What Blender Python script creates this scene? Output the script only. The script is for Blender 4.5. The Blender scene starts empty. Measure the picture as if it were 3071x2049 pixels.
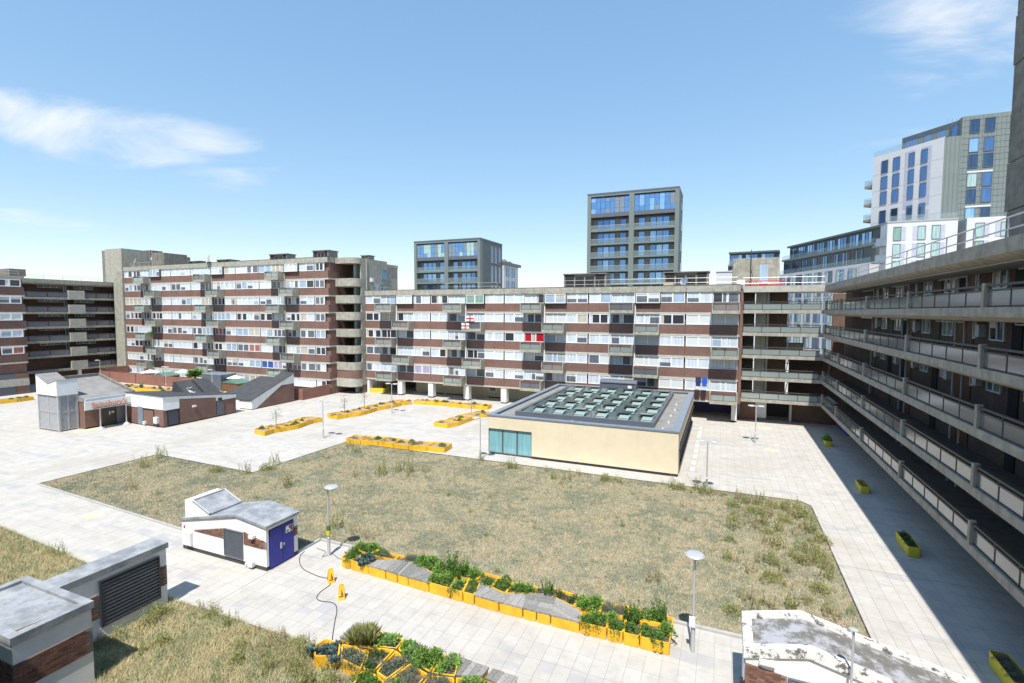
import bpy, math, random
import numpy as np
from mathutils import Vector, Matrix
R_ = math.radians
scene = bpy.context.scene
COL = scene.collection
random.seed(7); RNG = np.random.default_rng(11)

# ------------------------------------------------------------------ camera
cam_d = bpy.data.cameras.new('camera'); cam = bpy.data.objects.new('camera', cam_d); COL.objects.link(cam)
cam_d.sensor_width = 36.0; cam_d.lens = 36.0*1505/3071; cam_d.clip_end = 6000; cam_d.clip_start = 0.05
CX, CY, CF, CH = 1535.5, 1024.5, 1505.0, 13.1
def _ray(px, py): return Vector((px-CX, -(py-CY), -CF))
_Y = _ray(2172, 935).normalized(); _X = -_ray(-2038, 922); _X = (_X-_Y*_X.dot(_Y)).normalized(); _Z = _X.cross(_Y)
cam.matrix_world = Matrix.Translation((0, 0, CH)) @ Matrix((_X, _Y, _Z)).to_4x4()
scene.camera = cam

# ------------------------------------------------------------------ light
SUNV = Vector((0.088, -0.547, 1.0)).normalized()
SUN_EL = math.asin(SUNV.z); SUN_AZ = math.atan2(SUNV.x, SUNV.y)
world = bpy.data.worlds.new('World'); scene.world = world; world.use_nodes = True
wn = world.node_tree.nodes; wl = world.node_tree.links; wn.clear()
out = wn.new('ShaderNodeOutputWorld'); bg = wn.new('ShaderNodeBackground'); wl.new(bg.outputs[0], out.inputs[0])
sky = wn.new('ShaderNodeTexSky'); sky.sky_type = 'NISHITA'; sky.sun_disc = False
sky.sun_elevation = SUN_EL; sky.sun_rotation = SUN_AZ; sky.air_density = 1.0; sky.dust_density = 0.12; sky.ozone_density = 1.5
bg.inputs['Strength'].default_value = 0.15
def wnode(t, **k):
    n = wn.new(t)
    for a, b in k.items(): setattr(n, a, b)
    return n
def wmath(op, a, b=None, c=None, clamp=False):
    n = wnode('ShaderNodeMath', operation=op, use_clamp=clamp)
    for i, v in enumerate((a, b, c)):
        if v is None: continue
        if isinstance(v, (int, float)): n.inputs[i].default_value = v
        else: wl.new(v, n.inputs[i])
    return n.outputs[0]
tc = wnode('ShaderNodeTexCoord'); sep = wnode('ShaderNodeSeparateXYZ'); wl.new(tc.outputs['Generated'], sep.inputs[0])
den = wmath('ADD', wmath('MAXIMUM', sep.outputs[2], 0.0), 0.12)
cmb = wnode('ShaderNodeCombineXYZ'); wl.new(wmath('DIVIDE', sep.outputs[0], den), cmb.inputs[0]); wl.new(wmath('DIVIDE', sep.outputs[1], den), cmb.inputs[1])
mp = wnode('ShaderNodeMapping'); wl.new(cmb.outputs[0], mp.inputs[0]); mp.inputs['Rotation'].default_value = (0, 0, R_(-28)); mp.inputs['Scale'].default_value = (0.9, 1.5, 1)
nz = wnode('ShaderNodeTexNoise'); wl.new(mp.outputs[0], nz.inputs['Vector']); nz.inputs['Scale'].default_value = 1.5; nz.inputs['Detail'].default_value = 9; nz.inputs['Roughness'].default_value = 0.6; nz.inputs['Distortion'].default_value = 0.5
def blob(d, sx, sy, sz, amp):
    # soft bank of cirrus centred on a sky direction
    t = 0
    for k, (c, s) in enumerate(zip(d, (sx, sy, sz))):
        q = wmath('MULTIPLY', wmath('SUBTRACT', sep.outputs[k], c), 1.0/s); t = wmath('ADD', t, wmath('MULTIPLY', q, q))
    return wmath('MULTIPLY', wmath('POWER', 2.718, wmath('MULTIPLY', t, -1.0)), amp)
b1 = blob((-0.82, 0.50, 0.252), 0.16, 0.26, 0.05, 0.39)
b2 = blob((0.27, 0.885, 0.375), 0.14, 0.10, 0.10, 0.42)
b3 = blob((-0.90, 0.40, 0.13), 0.06, 0.10, 0.016, 0.30)
mpl = wnode('ShaderNodeTexNoise'); wl.new(cmb.outputs[0], mpl.inputs['Vector']); mpl.inputs['Scale'].default_value = 0.35; mpl.inputs['Detail'].default_value = 2
msum = wmath('ADD', wmath('ADD', wmath('ADD', nz.outputs[0], b1), wmath('ADD', b2, b3)), wmath('MULTIPLY', wmath('SUBTRACT', mpl.outputs[0], 0.5), 0.12))
mr = wnode('ShaderNodeMapRange', interpolation_type='SMOOTHSTEP'); wl.new(msum, mr.inputs[0]); mr.inputs[1].default_value = 0.66; mr.inputs[2].default_value = 1.02; mr.inputs[4].default_value = 0.85
s1 = wnode('ShaderNodeVectorMath', operation='SCALE'); wl.new(sky.outputs[0], s1.inputs[0]); s1.inputs['Scale'].default_value = 0.25
gm_ = wnode('ShaderNodeGamma'); wl.new(s1.outputs[0], gm_.inputs[0]); gm_.inputs[1].default_value = 0.44
s2_ = wnode('ShaderNodeVectorMath', operation='SCALE'); wl.new(gm_.outputs[0], s2_.inputs[0]); s2_.inputs['Scale'].default_value = 4.0
hs = wnode('ShaderNodeHueSaturation'); wl.new(s2_.outputs[0], hs.inputs['Color']); hs.inputs['Saturation'].default_value = 1.78; hs.inputs['Value'].default_value = 1.1
mx = wnode('ShaderNodeMix', data_type='RGBA'); wl.new(mr.outputs[0], mx.inputs[0]); wl.new(hs.outputs[0], mx.inputs[6]); mx.inputs[7].default_value = (5.0, 5.15, 5.3, 1)
wl.new(mx.outputs[2], bg.inputs[0])
sun_d = bpy.data.lights.new('sun', 'SUN'); sun_d.energy = 5.0; sun_d.angle = R_(0.53); sun_d.color = (1.0, 0.955, 0.88)
sun = bpy.data.objects.new('sun', sun_d); COL.objects.link(sun); sun.rotation_euler = SUNV.to_track_quat('Z', 'Y').to_euler(); sun.location = (10, -60, 110)
scene.view_settings.view_transform = 'Standard'; scene.view_settings.look = 'None'; scene.view_settings.gamma = 1; scene.view_settings.exposure = 0.42
scene.view_settings.use_curve_mapping = False
scene.render.resolution_x = 1024; scene.render.resolution_y = 683

# ------------------------------------------------------------------ materials
MATS = {}
class NT:
    def __init__(s, name):
        s.m = bpy.data.materials.new(name); s.m.use_nodes = True; s.n = s.m.node_tree.nodes; s.l = s.m.node_tree.links
        s.b = s.n['Principled BSDF']; s.pos = None; MATS[name] = s.m
    def new(s, t, **k):
        n = s.n.new(t)
        for a, b in k.items(): setattr(n, a, b)
        return n
    def P(s):
        if s.pos is None: s.pos = s.new('ShaderNodeNewGeometry').outputs['Position']
        return s.pos
    def put(s, sock, v):
        if v is None: return
        if isinstance(v, (int, float)): sock.default_value = v
        elif isinstance(v, (tuple, list)): sock.default_value = (*v, 1) if len(v) == 3 and sock.type == 'RGBA' else v
        else: s.l.new(v, sock)
    def math(s, op, a, b=None, c=None, clamp=False):
        n = s.new('ShaderNodeMath', operation=op, use_clamp=clamp)
        for i, v in enumerate((a, b, c)): s.put(n.inputs[i], v)
        return n.outputs[0]
    def mapped(s, sc, rot=(0, 0, 0)):
        m = s.new('ShaderNodeMapping'); s.l.new(s.P(), m.inputs[0]); m.inputs['Scale'].default_value = sc; m.inputs['Rotation'].default_value = rot
        return m.outputs[0]
    def noise(s, scale, detail=4, rough=0.55, vec=None, dist=0):
        n = s.new('ShaderNodeTexNoise'); s.l.new(vec if vec is not None else s.P(), n.inputs['Vector'])
        n.inputs['Scale'].default_value = scale; n.inputs['Detail'].default_value = detail; n.inputs['Roughness'].default_value = rough; n.inputs['Distortion'].default_value = dist
        return n.outputs[0]
    def ramp(s, v, lo, hi, a=0.0, b=1.0):
        n = s.new('ShaderNodeMapRange', interpolation_type='SMOOTHSTEP'); s.put(n.inputs[0], v)
        for i, x in zip((1, 2, 3, 4), (lo, hi, a, b)): n.inputs[i].default_value = x
        return n.outputs[0]
    def mix(s, f, a, b, mode='MIX'):
        n = s.new('ShaderNodeMix', data_type='RGBA', blend_type=mode); s.put(n.inputs[0], f); s.put(n.inputs[6], a); s.put(n.inputs[7], b)
        return n.outputs[2]
    def bump(s, h, strength=0.3, dist=0.02):
        n = s.new('ShaderNodeBump'); s.put(n.inputs['Height'], h); n.inputs['Strength'].default_value = strength; n.inputs['Distance'].default_value = dist
        s.l.new(n.outputs[0], s.b.inputs['Normal'])
    def fin(s, col, rough=0.8, spec=0.3, metal=0.0):
        s.put(s.b.inputs['Base Color'], col); s.put(s.b.inputs['Roughness'], rough); s.b.inputs['Specular IOR Level'].default_value = spec; s.b.inputs['Metallic'].default_value = metal
        return s.m
def sc(c, k): return tuple(min(1, x*k) for x in c)
def plain(name, c, rough=0.7, var=0.12, scale=3.0, spec=0.3, metal=0.0, bump=0.0, streak=0.0):
    t = NT(name); f = t.noise(scale, 5, 0.6)
    col = t.mix(t.ramp(f, 0.25, 0.75), sc(c, 1-var), sc(c, 1+var))
    if streak:
        g = t.noise(1.0, 5, 0.65, vec=t.mapped((2.2, 2.2, 0.16)))
        col = t.mix(t.ramp(g, 0.48, 0.78, 0, streak), col, sc(c, 0.45))
    if bump: t.bump(t.noise(scale*9, 3), bump, 0.02)
    return t.fin(col, rough, spec, metal)
def brickmat(name, c1, c2, mortar, dark=0.2, patch=1.0):
    t = NT(name); sp = t.new('ShaderNodeSeparateXYZ'); t.l.new(t.P(), sp.inputs[0])
    cb = t.new('ShaderNodeCombineXYZ'); t.l.new(t.math('ADD', sp.outputs[0], sp.outputs[1]), cb.inputs[0]); t.l.new(sp.outputs[2], cb.inputs[1])
    br = t.new('ShaderNodeTexBrick'); t.l.new(cb.outputs[0], br.inputs['Vector']); br.inputs['Scale'].default_value = 1.0
    br.inputs['Brick Width'].default_value = 0.225; br.inputs['Row Height'].default_value = 0.075; br.inputs['Mortar Size'].default_value = 0.006; br.inputs['Bias'].default_value = 0.0
    t.put(br.inputs['Color1'], c1); t.put(br.inputs['Color2'], c2); t.put(br.inputs['Mortar'], mortar)
    g = t.noise(0.55, 5, 0.6); col = t.mix(t.ramp(g, 0.35, 0.7, 0, 0.55*patch), br.outputs[0], sc(c2, 0.8))
    g2 = t.noise(1.0, 5, 0.7, vec=t.mapped((2.5, 2.5, 0.25))); col = t.mix(t.ramp(g2, 0.5, 0.8, 0, dark), col, sc(c1, 0.35))
    g3 = t.noise(7, 3, 0.7, vec=t.mapped((1, 1, 3))); col = t.mix(t.ramp(g3, 0.5, 0.75, 0, 0.35), col, sc(c1, 1.35))
    t.bump(br.outputs['Fac'], 0.25, -0.01)
    return t.fin(col, 0.85, 0.2)
def glassmat(name, c, rough=0.06, spec=0.55, fold=0.0, coat=0.0, metal=0.0, ior=1.5):
    t = NT(name); col = c
    if fold:
        w = t.noise(1.0, 3, 0.6, vec=t.mapped((9, 9, 0.35))); col = t.mix(t.ramp(w, 0.3, 0.7), sc(c, 1-fold), sc(c, 1+fold*0.5))  # curtain-fold shading painted into the colour as soft vertical bands
    m = t.fin(col, rough, spec, metal); t.b.inputs['IOR'].default_value = ior
    if coat: t.b.inputs['Coat Weight'].default_value = coat; t.b.inputs['Coat Roughness'].default_value = 0.03
    return m
brickmat('brick', (0.245, 0.128, 0.10), (0.18, 0.105, 0.086), (0.22, 0.19, 0.165), 0.3)
brickmat('brick_red', (0.33, 0.145, 0.11), (0.25, 0.115, 0.09), (0.27, 0.21, 0.17), 0.15)
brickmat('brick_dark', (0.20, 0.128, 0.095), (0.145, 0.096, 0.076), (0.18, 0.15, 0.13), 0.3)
plain('concrete', (0.36, 0.345, 0.29), 0.9, 0.2, 2.2, 0.2, bump=0.25, streak=0.55)
plain('concrete_pale', (0.43, 0.415, 0.36), 0.9, 0.13, 2.0, 0.2, streak=0.35)
plain('concrete_dark', (0.215, 0.2, 0.175), 0.9, 0.22, 2.0, 0.2, bump=0.25, streak=0.6)
plain('band', (0.50, 0.475, 0.42), 0.85, 0.1, 2.5, 0.2, streak=0.35)
plain('white_render', (0.80, 0.80, 0.79), 0.75, 0.05, 2.0, 0.3, bump=0.2, streak=0.12)
plain('white_frame', (0.80, 0.80, 0.79), 0.4, 0.02, 2.0, 0.45)
plain('white_column', (0.74, 0.74, 0.72), 0.6, 0.05, 1.5, 0.3, streak=0.15)
plain('cream', (0.70, 0.61, 0.44), 0.7, 0.05, 0.8, 0.3, streak=0.07)
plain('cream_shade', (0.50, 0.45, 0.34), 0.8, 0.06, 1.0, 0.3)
plain('purple', (0.12, 0.12, 0.33), 0.7, 0.1, 1.0, 0.3)
plain('soffit', (0.62, 0.60, 0.55), 0.85, 0.06, 1.5, 0.2)
plain('louvre_black', (0.075, 0.073, 0.072), 0.35, 0.1, 3, 0.5)
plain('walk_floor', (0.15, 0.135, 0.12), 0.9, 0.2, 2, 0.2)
plain('dark_metal', (0.045, 0.045, 0.047), 0.5, 0.1, 3, 0.4)
plain('rail_brown', (0.075, 0.062, 0.055), 0.55, 0.12, 3, 0.4)
plain('grey_metal', (0.33, 0.335, 0.34), 0.42, 0.08, 3, 0.5, metal=0.35)
plain('galvanised', (0.52, 0.53, 0.54), 0.4, 0.06, 3, 0.5, metal=0.3)
plain('slate_metal', (0.105, 0.12, 0.145), 0.45, 0.08, 2, 0.5)
plain('slate_light', (0.19, 0.235, 0.29), 0.4, 0.1, 2, 0.5)
plain('charcoal', (0.06, 0.062, 0.066), 0.75, 0.18, 1.5, 0.3, bump=0.2)
plain('roof_felt', (0.235, 0.23, 0.22), 0.95, 0.16, 0.9, 0.15, bump=0.15)
t = NT('roof_lead'); f1 = t.noise(1.6, 6, 0.7); f2 = t.noise(5.5, 6, 0.75); f3 = t.noise(0.7, 4, 0.6)
col = t.mix(t.ramp(f1, 0.35, 0.68), (0.20, 0.215, 0.235), (0.345, 0.365, 0.39)); col = t.mix(t.ramp(f2, 0.56, 0.7, 0, 0.6), col, (0.17, 0.155, 0.12)); col = t.mix(t.ramp(f3, 0.52, 0.68, 0, 0.5), col, (0.42, 0.425, 0.41)); t.bump(f2, 0.2, 0.01); t.fin(col, 0.7, 0.3)
plain('concrete_warm', (0.37, 0.33, 0.27), 0.9, 0.2, 2.2, 0.2, bump=0.25, streak=0.6)
plain('stair_green', (0.33, 0.39, 0.33), 0.8, 0.1, 1.5)
plain('cladding_grey', (0.095, 0.115, 0.12), 0.55, 0.06, 0.6, 0.4)
plain('cladding_green', (0.165, 0.195, 0.185), 0.55, 0.05, 0.5, 0.4)
plain('cladding_white', (0.58, 0.58, 0.595), 0.45, 0.03, 0.5, 0.4)
plain('cladding_tan', (0.25, 0.235, 0.205), 0.6, 0.05, 0.7, 0.3)
plain('yellow', (0.79, 0.45, 0.03), 0.55, 0.16, 1.3, 0.35, streak=0.2)
plain('yellow_dull', (0.62, 0.52, 0.04), 0.5, 0.08, 2.5, 0.4)
plain('soil', (0.15, 0.11, 0.08), 0.95, 0.35, 12, 0.1, bump=0.5)
plain('soil_pale', (0.33, 0.25, 0.165), 0.95, 0.3, 5, 0.1, bump=0.5)
plain('blue_door', (0.028, 0.035, 0.30), 0.45, 0.06, 2, 0.45)
plain('brown_door', (0.16, 0.075, 0.035), 0.5, 0.1, 3, 0.4)
plain('olive_door', (0.09, 0.085, 0.06), 0.6, 0.1, 3, 0.3)
plain('orange_sign', (0.70, 0.27, 0.12), 0.5, 0.03, 3, 0.4)
plain('warm_white', (0.74, 0.73, 0.71), 0.5, 0.02, 3, 0.4)
plain('red_cloth', (0.5, 0.02, 0.03), 0.7, 0.1, 6)
plain('blue_cloth', (0.03, 0.10, 0.45), 0.7, 0.15, 8)
plain('navy_cloth', (0.03, 0.04, 0.10), 0.7, 0.15, 8)
plain('green_roof', (0.10, 0.19, 0.15), 0.7, 0.1, 2)
plain('trunk', (0.12, 0.085, 0.055), 0.9, 0.25, 9, 0.1)
plain('tactile', (0.72, 0.62, 0.36), 0.85, 0.06, 3, 0.2)
plain('kerb', (0.40, 0.395, 0.38), 0.85, 0.1, 3, 0.2)
plain('satellite', (0.48, 0.42, 0.33), 0.5, 0.06, 4, 0.4)
plain('gravel', (0.42, 0.40, 0.37), 0.95, 0.2, 6, 0.1)
plain('hose', (0.05, 0.055, 0.05), 0.5, 0.1, 6, 0.4)
plain('dusty_dark', (0.03, 0.03, 0.032), 0.8, 0.2, 2)
plain('box_white', (0.66, 0.68, 0.70), 0.5, 0.04, 3, 0.4)
plain('sky_lilac', (0.42, 0.44, 0.52), 0.6, 0.1, 3, 0.3)
# weathered roof of the small kiosk: white paint flaking off dark lichen
t = NT('flaking_white'); f1 = t.noise(2.4, 7, 0.72); f2 = t.noise(0.9, 4, 0.6)
col = t.mix(t.ramp(t.math('ADD', f1, t.math('MULTIPLY', t.math('SUBTRACT', f2, 0.5), 0.7)), 0.40, 0.62), (0.15, 0.145, 0.13), (0.37, 0.37, 0.40)); t.bump(f1, 0.3, 0.01); t.fin(col, 0.85, 0.2)
t = NT('flaking_edge'); f1 = t.noise(3.2, 7, 0.75)
col = t.mix(t.ramp(f1, 0.40, 0.50), (0.15, 0.14, 0.125), (0.76, 0.76, 0.74)); t.fin(col, 0.8, 0.2)
# timber seat tops
t = NT('timber'); ob = t.new('ShaderNodeObjectInfo')
g = t.noise(1.0, 5, 0.65, vec=t.mapped((6, 45, 6)))
col = t.mix(t.ramp(g, 0.3, 0.75), (0.15, 0.145, 0.135), (0.40, 0.385, 0.36)); hv = t.math('ADD', 0.75, t.math('MULTIPLY', ob.outputs['Random'], 0.5))
hh = t.new('ShaderNodeHueSaturation'); t.l.new(col, hh.inputs['Color']); t.l.new(hv, hh.inputs['Value']); t.fin(hh.outputs[0], 0.85, 0.15)
# loose bricks, each its own tone
t = NT('brick_unit'); ob = t.new('ShaderNodeObjectInfo'); cr = t.new('ShaderNodeValToRGB'); t.l.new(ob.outputs['Random'], cr.inputs[0])
els = cr.color_ramp.elements; els[0].color = (0.12, 0.07, 0.055, 1); els[1].color = (0.34, 0.165, 0.125, 1)
for p, c in ((0.3, (0.2, 0.11, 0.085, 1)), (0.6, (0.27, 0.135, 0.10, 1)), (0.8, (0.17, 0.12, 0.10, 1))): e = els.new(p); e.color = c
t.bump(t.noise(60, 3), 0.4, 0.01); t.fin(t.mix(t.ramp(t.noise(14, 4), 0.4, 0.8, 0, 0.4), cr.outputs[0], (0.1, 0.06, 0.05)), 0.9, 0.15)
plain('mortar', (0.27, 0.24, 0.21), 0.95, 0.12, 8, 0.1)
# paving slabs: tone per slab from a hash of its cell
SLX, SLY = 0.6, 0.9
def paving(name, lines):
    t = NT(name); sp = t.new('ShaderNodeSeparateXYZ'); t.l.new(t.P(), sp.inputs[0])
    cb = t.new('ShaderNodeCombineXYZ')
    u = t.math('DIVIDE', sp.outputs[0], SLX); v = t.math('DIVIDE', sp.outputs[1], SLY)
    t.l.new(t.math('FLOOR', u), cb.inputs[0]); t.l.new(t.math('FLOOR', v), cb.inputs[1])
    w = t.new('ShaderNodeTexWhiteNoise', noise_dimensions='2D'); t.l.new(cb.outputs[0], w.inputs['Vector'])
    big = t.noise(0.5, 3, 0.5, vec=t.mapped((0.45, 1.6, 1)))
    base = t.mix(w.outputs['Value'], (0.45, 0.43, 0.395), (0.49, 0.47, 0.435))
    base = t.mix(t.math('MULTIPLY', t.ramp(big, 0.54, 0.66), t.math('GREATER_THAN', w.outputs['Value'], 0.35)), base, (0.385, 0.382, 0.39))
    base = t.mix(t.ramp(t.noise(1.1, 7, 0.75), 0.42, 0.72, 0, 0.6), base, (0.35, 0.325, 0.295))
    base = t.mix(t.ramp(t.noise(5, 5, 0.7), 0.55, 0.8, 0, 0.4), base, (0.54, 0.525, 0.495))
    base = t.mix(t.ramp(t.noise(0.17, 4, 0.6), 0.46, 0.72, 0, 0.5), base, (0.37, 0.33, 0.28))
    if lines:
        fu = t.math('FRACT', u); fv = t.math('FRACT', v)
        ln = t.math('MAXIMUM', t.math('LESS_THAN', fu, 0.02), t.math('LESS_THAN', fv, 0.012)); base = t.mix(t.math('MULTIPLY', ln, 0.55), base, (0.17, 0.16, 0.145))
    t.bump(t.noise(30, 3), 0.12, 0.01)
    return t.fin(base, 0.85, 0.25)
paving('paving', False); paving('paving_far', True)
plain('joint', (0.22, 0.205, 0.18), 0.95, 0.2, 4, 0.1)
# lawn soil + blades
t = NT('lawn_ground'); f = t.noise(0.55, 6, 0.65); f2 = t.noise(5, 5, 0.7)
c = t.mix(t.ramp(f, 0.35, 0.65), (0.32, 0.275, 0.19), (0.22, 0.22, 0.155)); c = t.mix(t.ramp(f2, 0.45, 0.75, 0, 0.6), c, (0.36, 0.275, 0.165)); t.bump(f2, 0.6, 0.05); t.fin(c, 0.95, 0.1)
def bladesmat(name, ca, cb_, cc, scale=0.45, lo=0.38, hi=0.62):
    t = NT(name); g = t.new('ShaderNodeNewGeometry'); f = t.math('ADD', t.math('MULTIPLY', t.noise(scale, 4, 0.6), 0.5), t.math('MULTIPLY', t.noise(scale*4.5, 4, 0.65), 0.5))
    c = t.mix(t.ramp(f, lo, hi), ca, cb_); c = t.mix(t.ramp(t.noise(2.2, 4, 0.6), 0.52, 0.7, 0, 0.75), c, cc)
    hh = t.new('ShaderNodeHueSaturation'); t.l.new(c, hh.inputs['Color']); t.l.new(t.math('ADD', 0.68, t.math('MULTIPLY', g.outputs['Random Per Island'], 0.6)), hh.inputs['Value'])
    t.fin(hh.outputs[0], 0.8, 0.15)
bladesmat('grass_main', (0.45, 0.395, 0.265), (0.225, 0.255, 0.18), (0.54, 0.45, 0.30), 0.4, 0.465, 0.55)
bladesmat('grass_dry', (0.52, 0.44, 0.25), (0.30, 0.315, 0.17), (0.58, 0.50, 0.31), 0.6)
def leafmat(name, c, var=0.5, rough=0.6, trans=0.25):
    t = NT(name); g = t.new('ShaderNodeNewGeometry'); hh = t.new('ShaderNodeHueSaturation'); hh.inputs['Color'].default_value = (*c, 1)
    t.l.new(t.math('ADD', 1-var, t.math('MULTIPLY', g.outputs['Random Per Island'], 2*var)), hh.inputs['Value'])
    t.l.new(t.math('ADD', 0.485, t.math('MULTIPLY', g.outputs['Random Per Island'], 0.03)), hh.inputs['Hue'])
    t.fin(hh.outputs[0], rough, 0.25)
    tr = t.new('ShaderNodeBsdfTranslucent'); t.l.new(hh.outputs[0], tr.inputs[0]); ms = t.new('ShaderNodeMixShader'); ms.inputs[0].default_value = trans
    o = t.n['Material Output']; t.l.new(t.b.outputs[0], ms.inputs[1]); t.l.new(tr.outputs[0], ms.inputs[2]); t.l.new(ms.outputs[0], o.inputs[0])
leafmat('leaf_green', (0.11, 0.21, 0.045)); leafmat('leaf_bright', (0.19, 0.33, 0.07)); leafmat('leaf_dark', (0.085, 0.145, 0.055)); leafmat('leaf_grey', (0.17, 0.21, 0.15))
leafmat('leaf_weed', (0.34, 0.35, 0.14)); leafmat('leaf_dry', (0.44, 0.37, 0.21)); leafmat('leaf_kale', (0.10, 0.16, 0.15)); leafmat('leaf_russet', (0.30, 0.085, 0.035)); leafmat('leaf_lavender', (0.20, 0.23, 0.17))
# panes
glassmat('pane_net', (0.60, 0.66, 0.72), 0.12, 0.5, 0.22); glassmat('pane_blue', (0.34, 0.44, 0.56), 0.06, 0.6, 0.2); glassmat('pane_dark', (0.04, 0.043, 0.055), 0.05, 0.5)
glassmat('pane_mid', (0.13, 0.15, 0.18), 0.05, 0.55, 0.3); glassmat('pane_beige', (0.52, 0.49, 0.41), 0.15, 0.45, 0.25); glassmat('pane_blind', (0.62, 0.66, 0.66), 0.15, 0.45); glassmat('pane_green', (0.22, 0.36, 0.30), 0.06, 0.55, 0.25)
glassmat('pane_red', (0.45, 0.015, 0.03), 0.2, 0.4, 0.3); glassmat('pane_rose', (0.42, 0.17, 0.15), 0.2, 0.4, 0.3); glassmat('pane_royal', (0.04, 0.09, 0.34), 0.15, 0.45, 0.2); glassmat('pane_lilac', (0.40, 0.36, 0.52), 0.15, 0.45, 0.2)
glassmat('tower_blue', (0.19, 0.36, 0.62), 0.05, 0.75, 0.2, metal=0.7); glassmat('tower_glass', (0.14, 0.25, 0.45), 0.05, 0.75, 0.2, metal=0.75); glassmat('tower_glass_dark', (0.08, 0.13, 0.21), 0.05, 0.7, 0.3, metal=0.7)
glassmat('tower_curtain', (0.36, 0.50, 0.48), 0.08, 0.6, 0.3, ior=1.6); glassmat('tower_sky', (0.34, 0.55, 0.82), 0.06, 0.7, 0.2, metal=0.6)
glassmat('frosted', (0.25, 0.295, 0.285), 0.13, 0.75, 0.06, ior=1.8); glassmat('frosted_wired', (0.14, 0.155, 0.152), 0.14, 0.8, 0.0, ior=1.9); glassmat('frosted_dark', (0.12, 0.13, 0.15), 0.14, 0.6, ior=1.6)
glassmat('sky_pane', (0.27, 0.375, 0.345), 0.08, 0.6); glassmat('sky_pane_unlit', (0.075, 0.11, 0.105), 0.06, 0.7, ior=1.6); glassmat('pav_glass', (0.20, 0.42, 0.46), 0.03, 0.7, 0.2, ior=1.6)
# clear balustrade glass
t = NT('clear_glass'); t.fin((0.30, 0.40, 0.42), 0.05, 0.6); t.b.inputs['Alpha'].default_value = 0.2

# ------------------------------------------------------------------ builders
WP = {}
def tag(o, label=None, cat=None, group=None, kind=None):
    if label: o['label'] = label
    if cat: o['category'] = cat
    if group: o['group'] = group
    if kind: o['kind'] = kind
    return o
def thing(name, loc, label, cat, group=None, rz=0.0):
    o = bpy.data.objects.new(name, None); COL.objects.link(o); o.location = loc; o.rotation_euler = (0, 0, rz); o.empty_display_size = 0.3
    WP[o] = Vector(loc) if not rz else Vector((0, 0, 0)); return tag(o, label, cat, group)
class MB:
    def __init__(s): s.v = []; s.f = []; s.mi = []; s.cur = 0
    def face(s, pts):
        n = len(s.v); s.v.extend(pts); s.f.append(tuple(range(n, n+len(pts)))); s.mi.append(s.cur)
    def box(s, a, b, c, d, e, f):
        if a > b: a, b = b, a
        if c > d: c, d = d, c
        if e > f: e, f = f, e
        n = len(s.v); s.v.extend([(a, c, e), (b, c, e), (b, d, e), (a, d, e), (a, c, f), (b, c, f), (b, d, f), (a, d, f)])
        for q in ((0, 3, 2, 1), (4, 5, 6, 7), (0, 1, 5, 4), (1, 2, 6, 5), (2, 3, 7, 6), (3, 0, 4, 7)): s.f.append(tuple(n+i for i in q)); s.mi.append(s.cur)
        return s
    def prism(s, poly, z0, z1):
        # poly counter-clockwise in xy; z0/z1 numbers or per-vertex lists
        k = len(poly); n = len(s.v)
        Z0 = z0 if isinstance(z0, (list, tuple)) else [z0]*k; Z1 = z1 if isinstance(z1, (list, tuple)) else [z1]*k
        s.v.extend([(x, y, z) for (x, y), z in zip(poly, Z0)]); s.v.extend([(x, y, z) for (x, y), z in zip(poly, Z1)])
        s.f.append(tuple(n+i for i in reversed(range(k)))); s.f.append(tuple(n+k+i for i in range(k))); s.mi += [s.cur]*2
        for i in range(k):
            j = (i+1) % k; s.f.append((n+i, n+j, n+k+j, n+k+i)); s.mi.append(s.cur)
        return s
    def profile(s, prof, axis, a, b):
        # prof: list of (u,z), extruded along axis from a to b
        k = len(prof); n = len(s.v)
        if axis == 'y': s.v.extend([(u, a, z) for u, z in prof]+[(u, b, z) for u, z in prof])
        else: s.v.extend([(a, u, z) for u, z in prof]+[(b, u, z) for u, z in prof])
        s.f.append(tuple(n+i for i in range(k))); s.f.append(tuple(n+k+i for i in reversed(range(k)))); s.mi += [s.cur]*2
        for i in range(k):
            j = (i+1) % k; s.f.append((n+j, n+i, n+k+i, n+k+j)); s.mi.append(s.cur)
        return s
    def tube(s, pts, r, seg=8):
        rings = []; pts = [Vector(p) for p in pts]
        for i, p in enumerate(pts):
            d = (pts[min(i+1, len(pts)-1)]-pts[max(i-1, 0)]).normalized(); up = Vector((0, 0, 1)) if abs(d.z) < 0.9 else Vector((1, 0, 0))
            a = d.cross(up).normalized(); b = a.cross(d); rr = r[i] if isinstance(r, (list, tuple)) else r
            n = len(s.v); s.v.extend([tuple(p+(a*math.cos(2*math.pi*k/seg)+b*math.sin(2*math.pi*k/seg))*rr) for k in range(seg)]); rings.append(n)
        for n, m in zip(rings, rings[1:]):
            for k in range(seg): s.f.append((n+k, n+(k+1) % seg, m+(k+1) % seg, m+k)); s.mi.append(s.cur)
        s.f.append(tuple(rings[0]+k for k in reversed(range(seg)))); s.f.append(tuple(rings[-1]+k for k in range(seg))); s.mi += [s.cur]*2
        return s
    def lathe(s, c, prof, seg=20):
        rings = []
        for r, z in prof:
            n = len(s.v); s.v.extend([(c[0]+r*math.cos(2*math.pi*k/seg), c[1]+r*math.sin(2*math.pi*k/seg), c[2]+z) for k in range(seg)]); rings.append(n)
        for n, m in zip(rings, rings[1:]):
            for k in range(seg): s.f.append((n+k, n+(k+1) % seg, m+(k+1) % seg, m+k)); s.mi.append(s.cur)
        s.f.append(tuple(rings[0]+k for k in reversed(range(seg)))); s.f.append(tuple(rings[-1]+k for k in range(seg))); s.mi += [s.cur]*2
        return s
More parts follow.
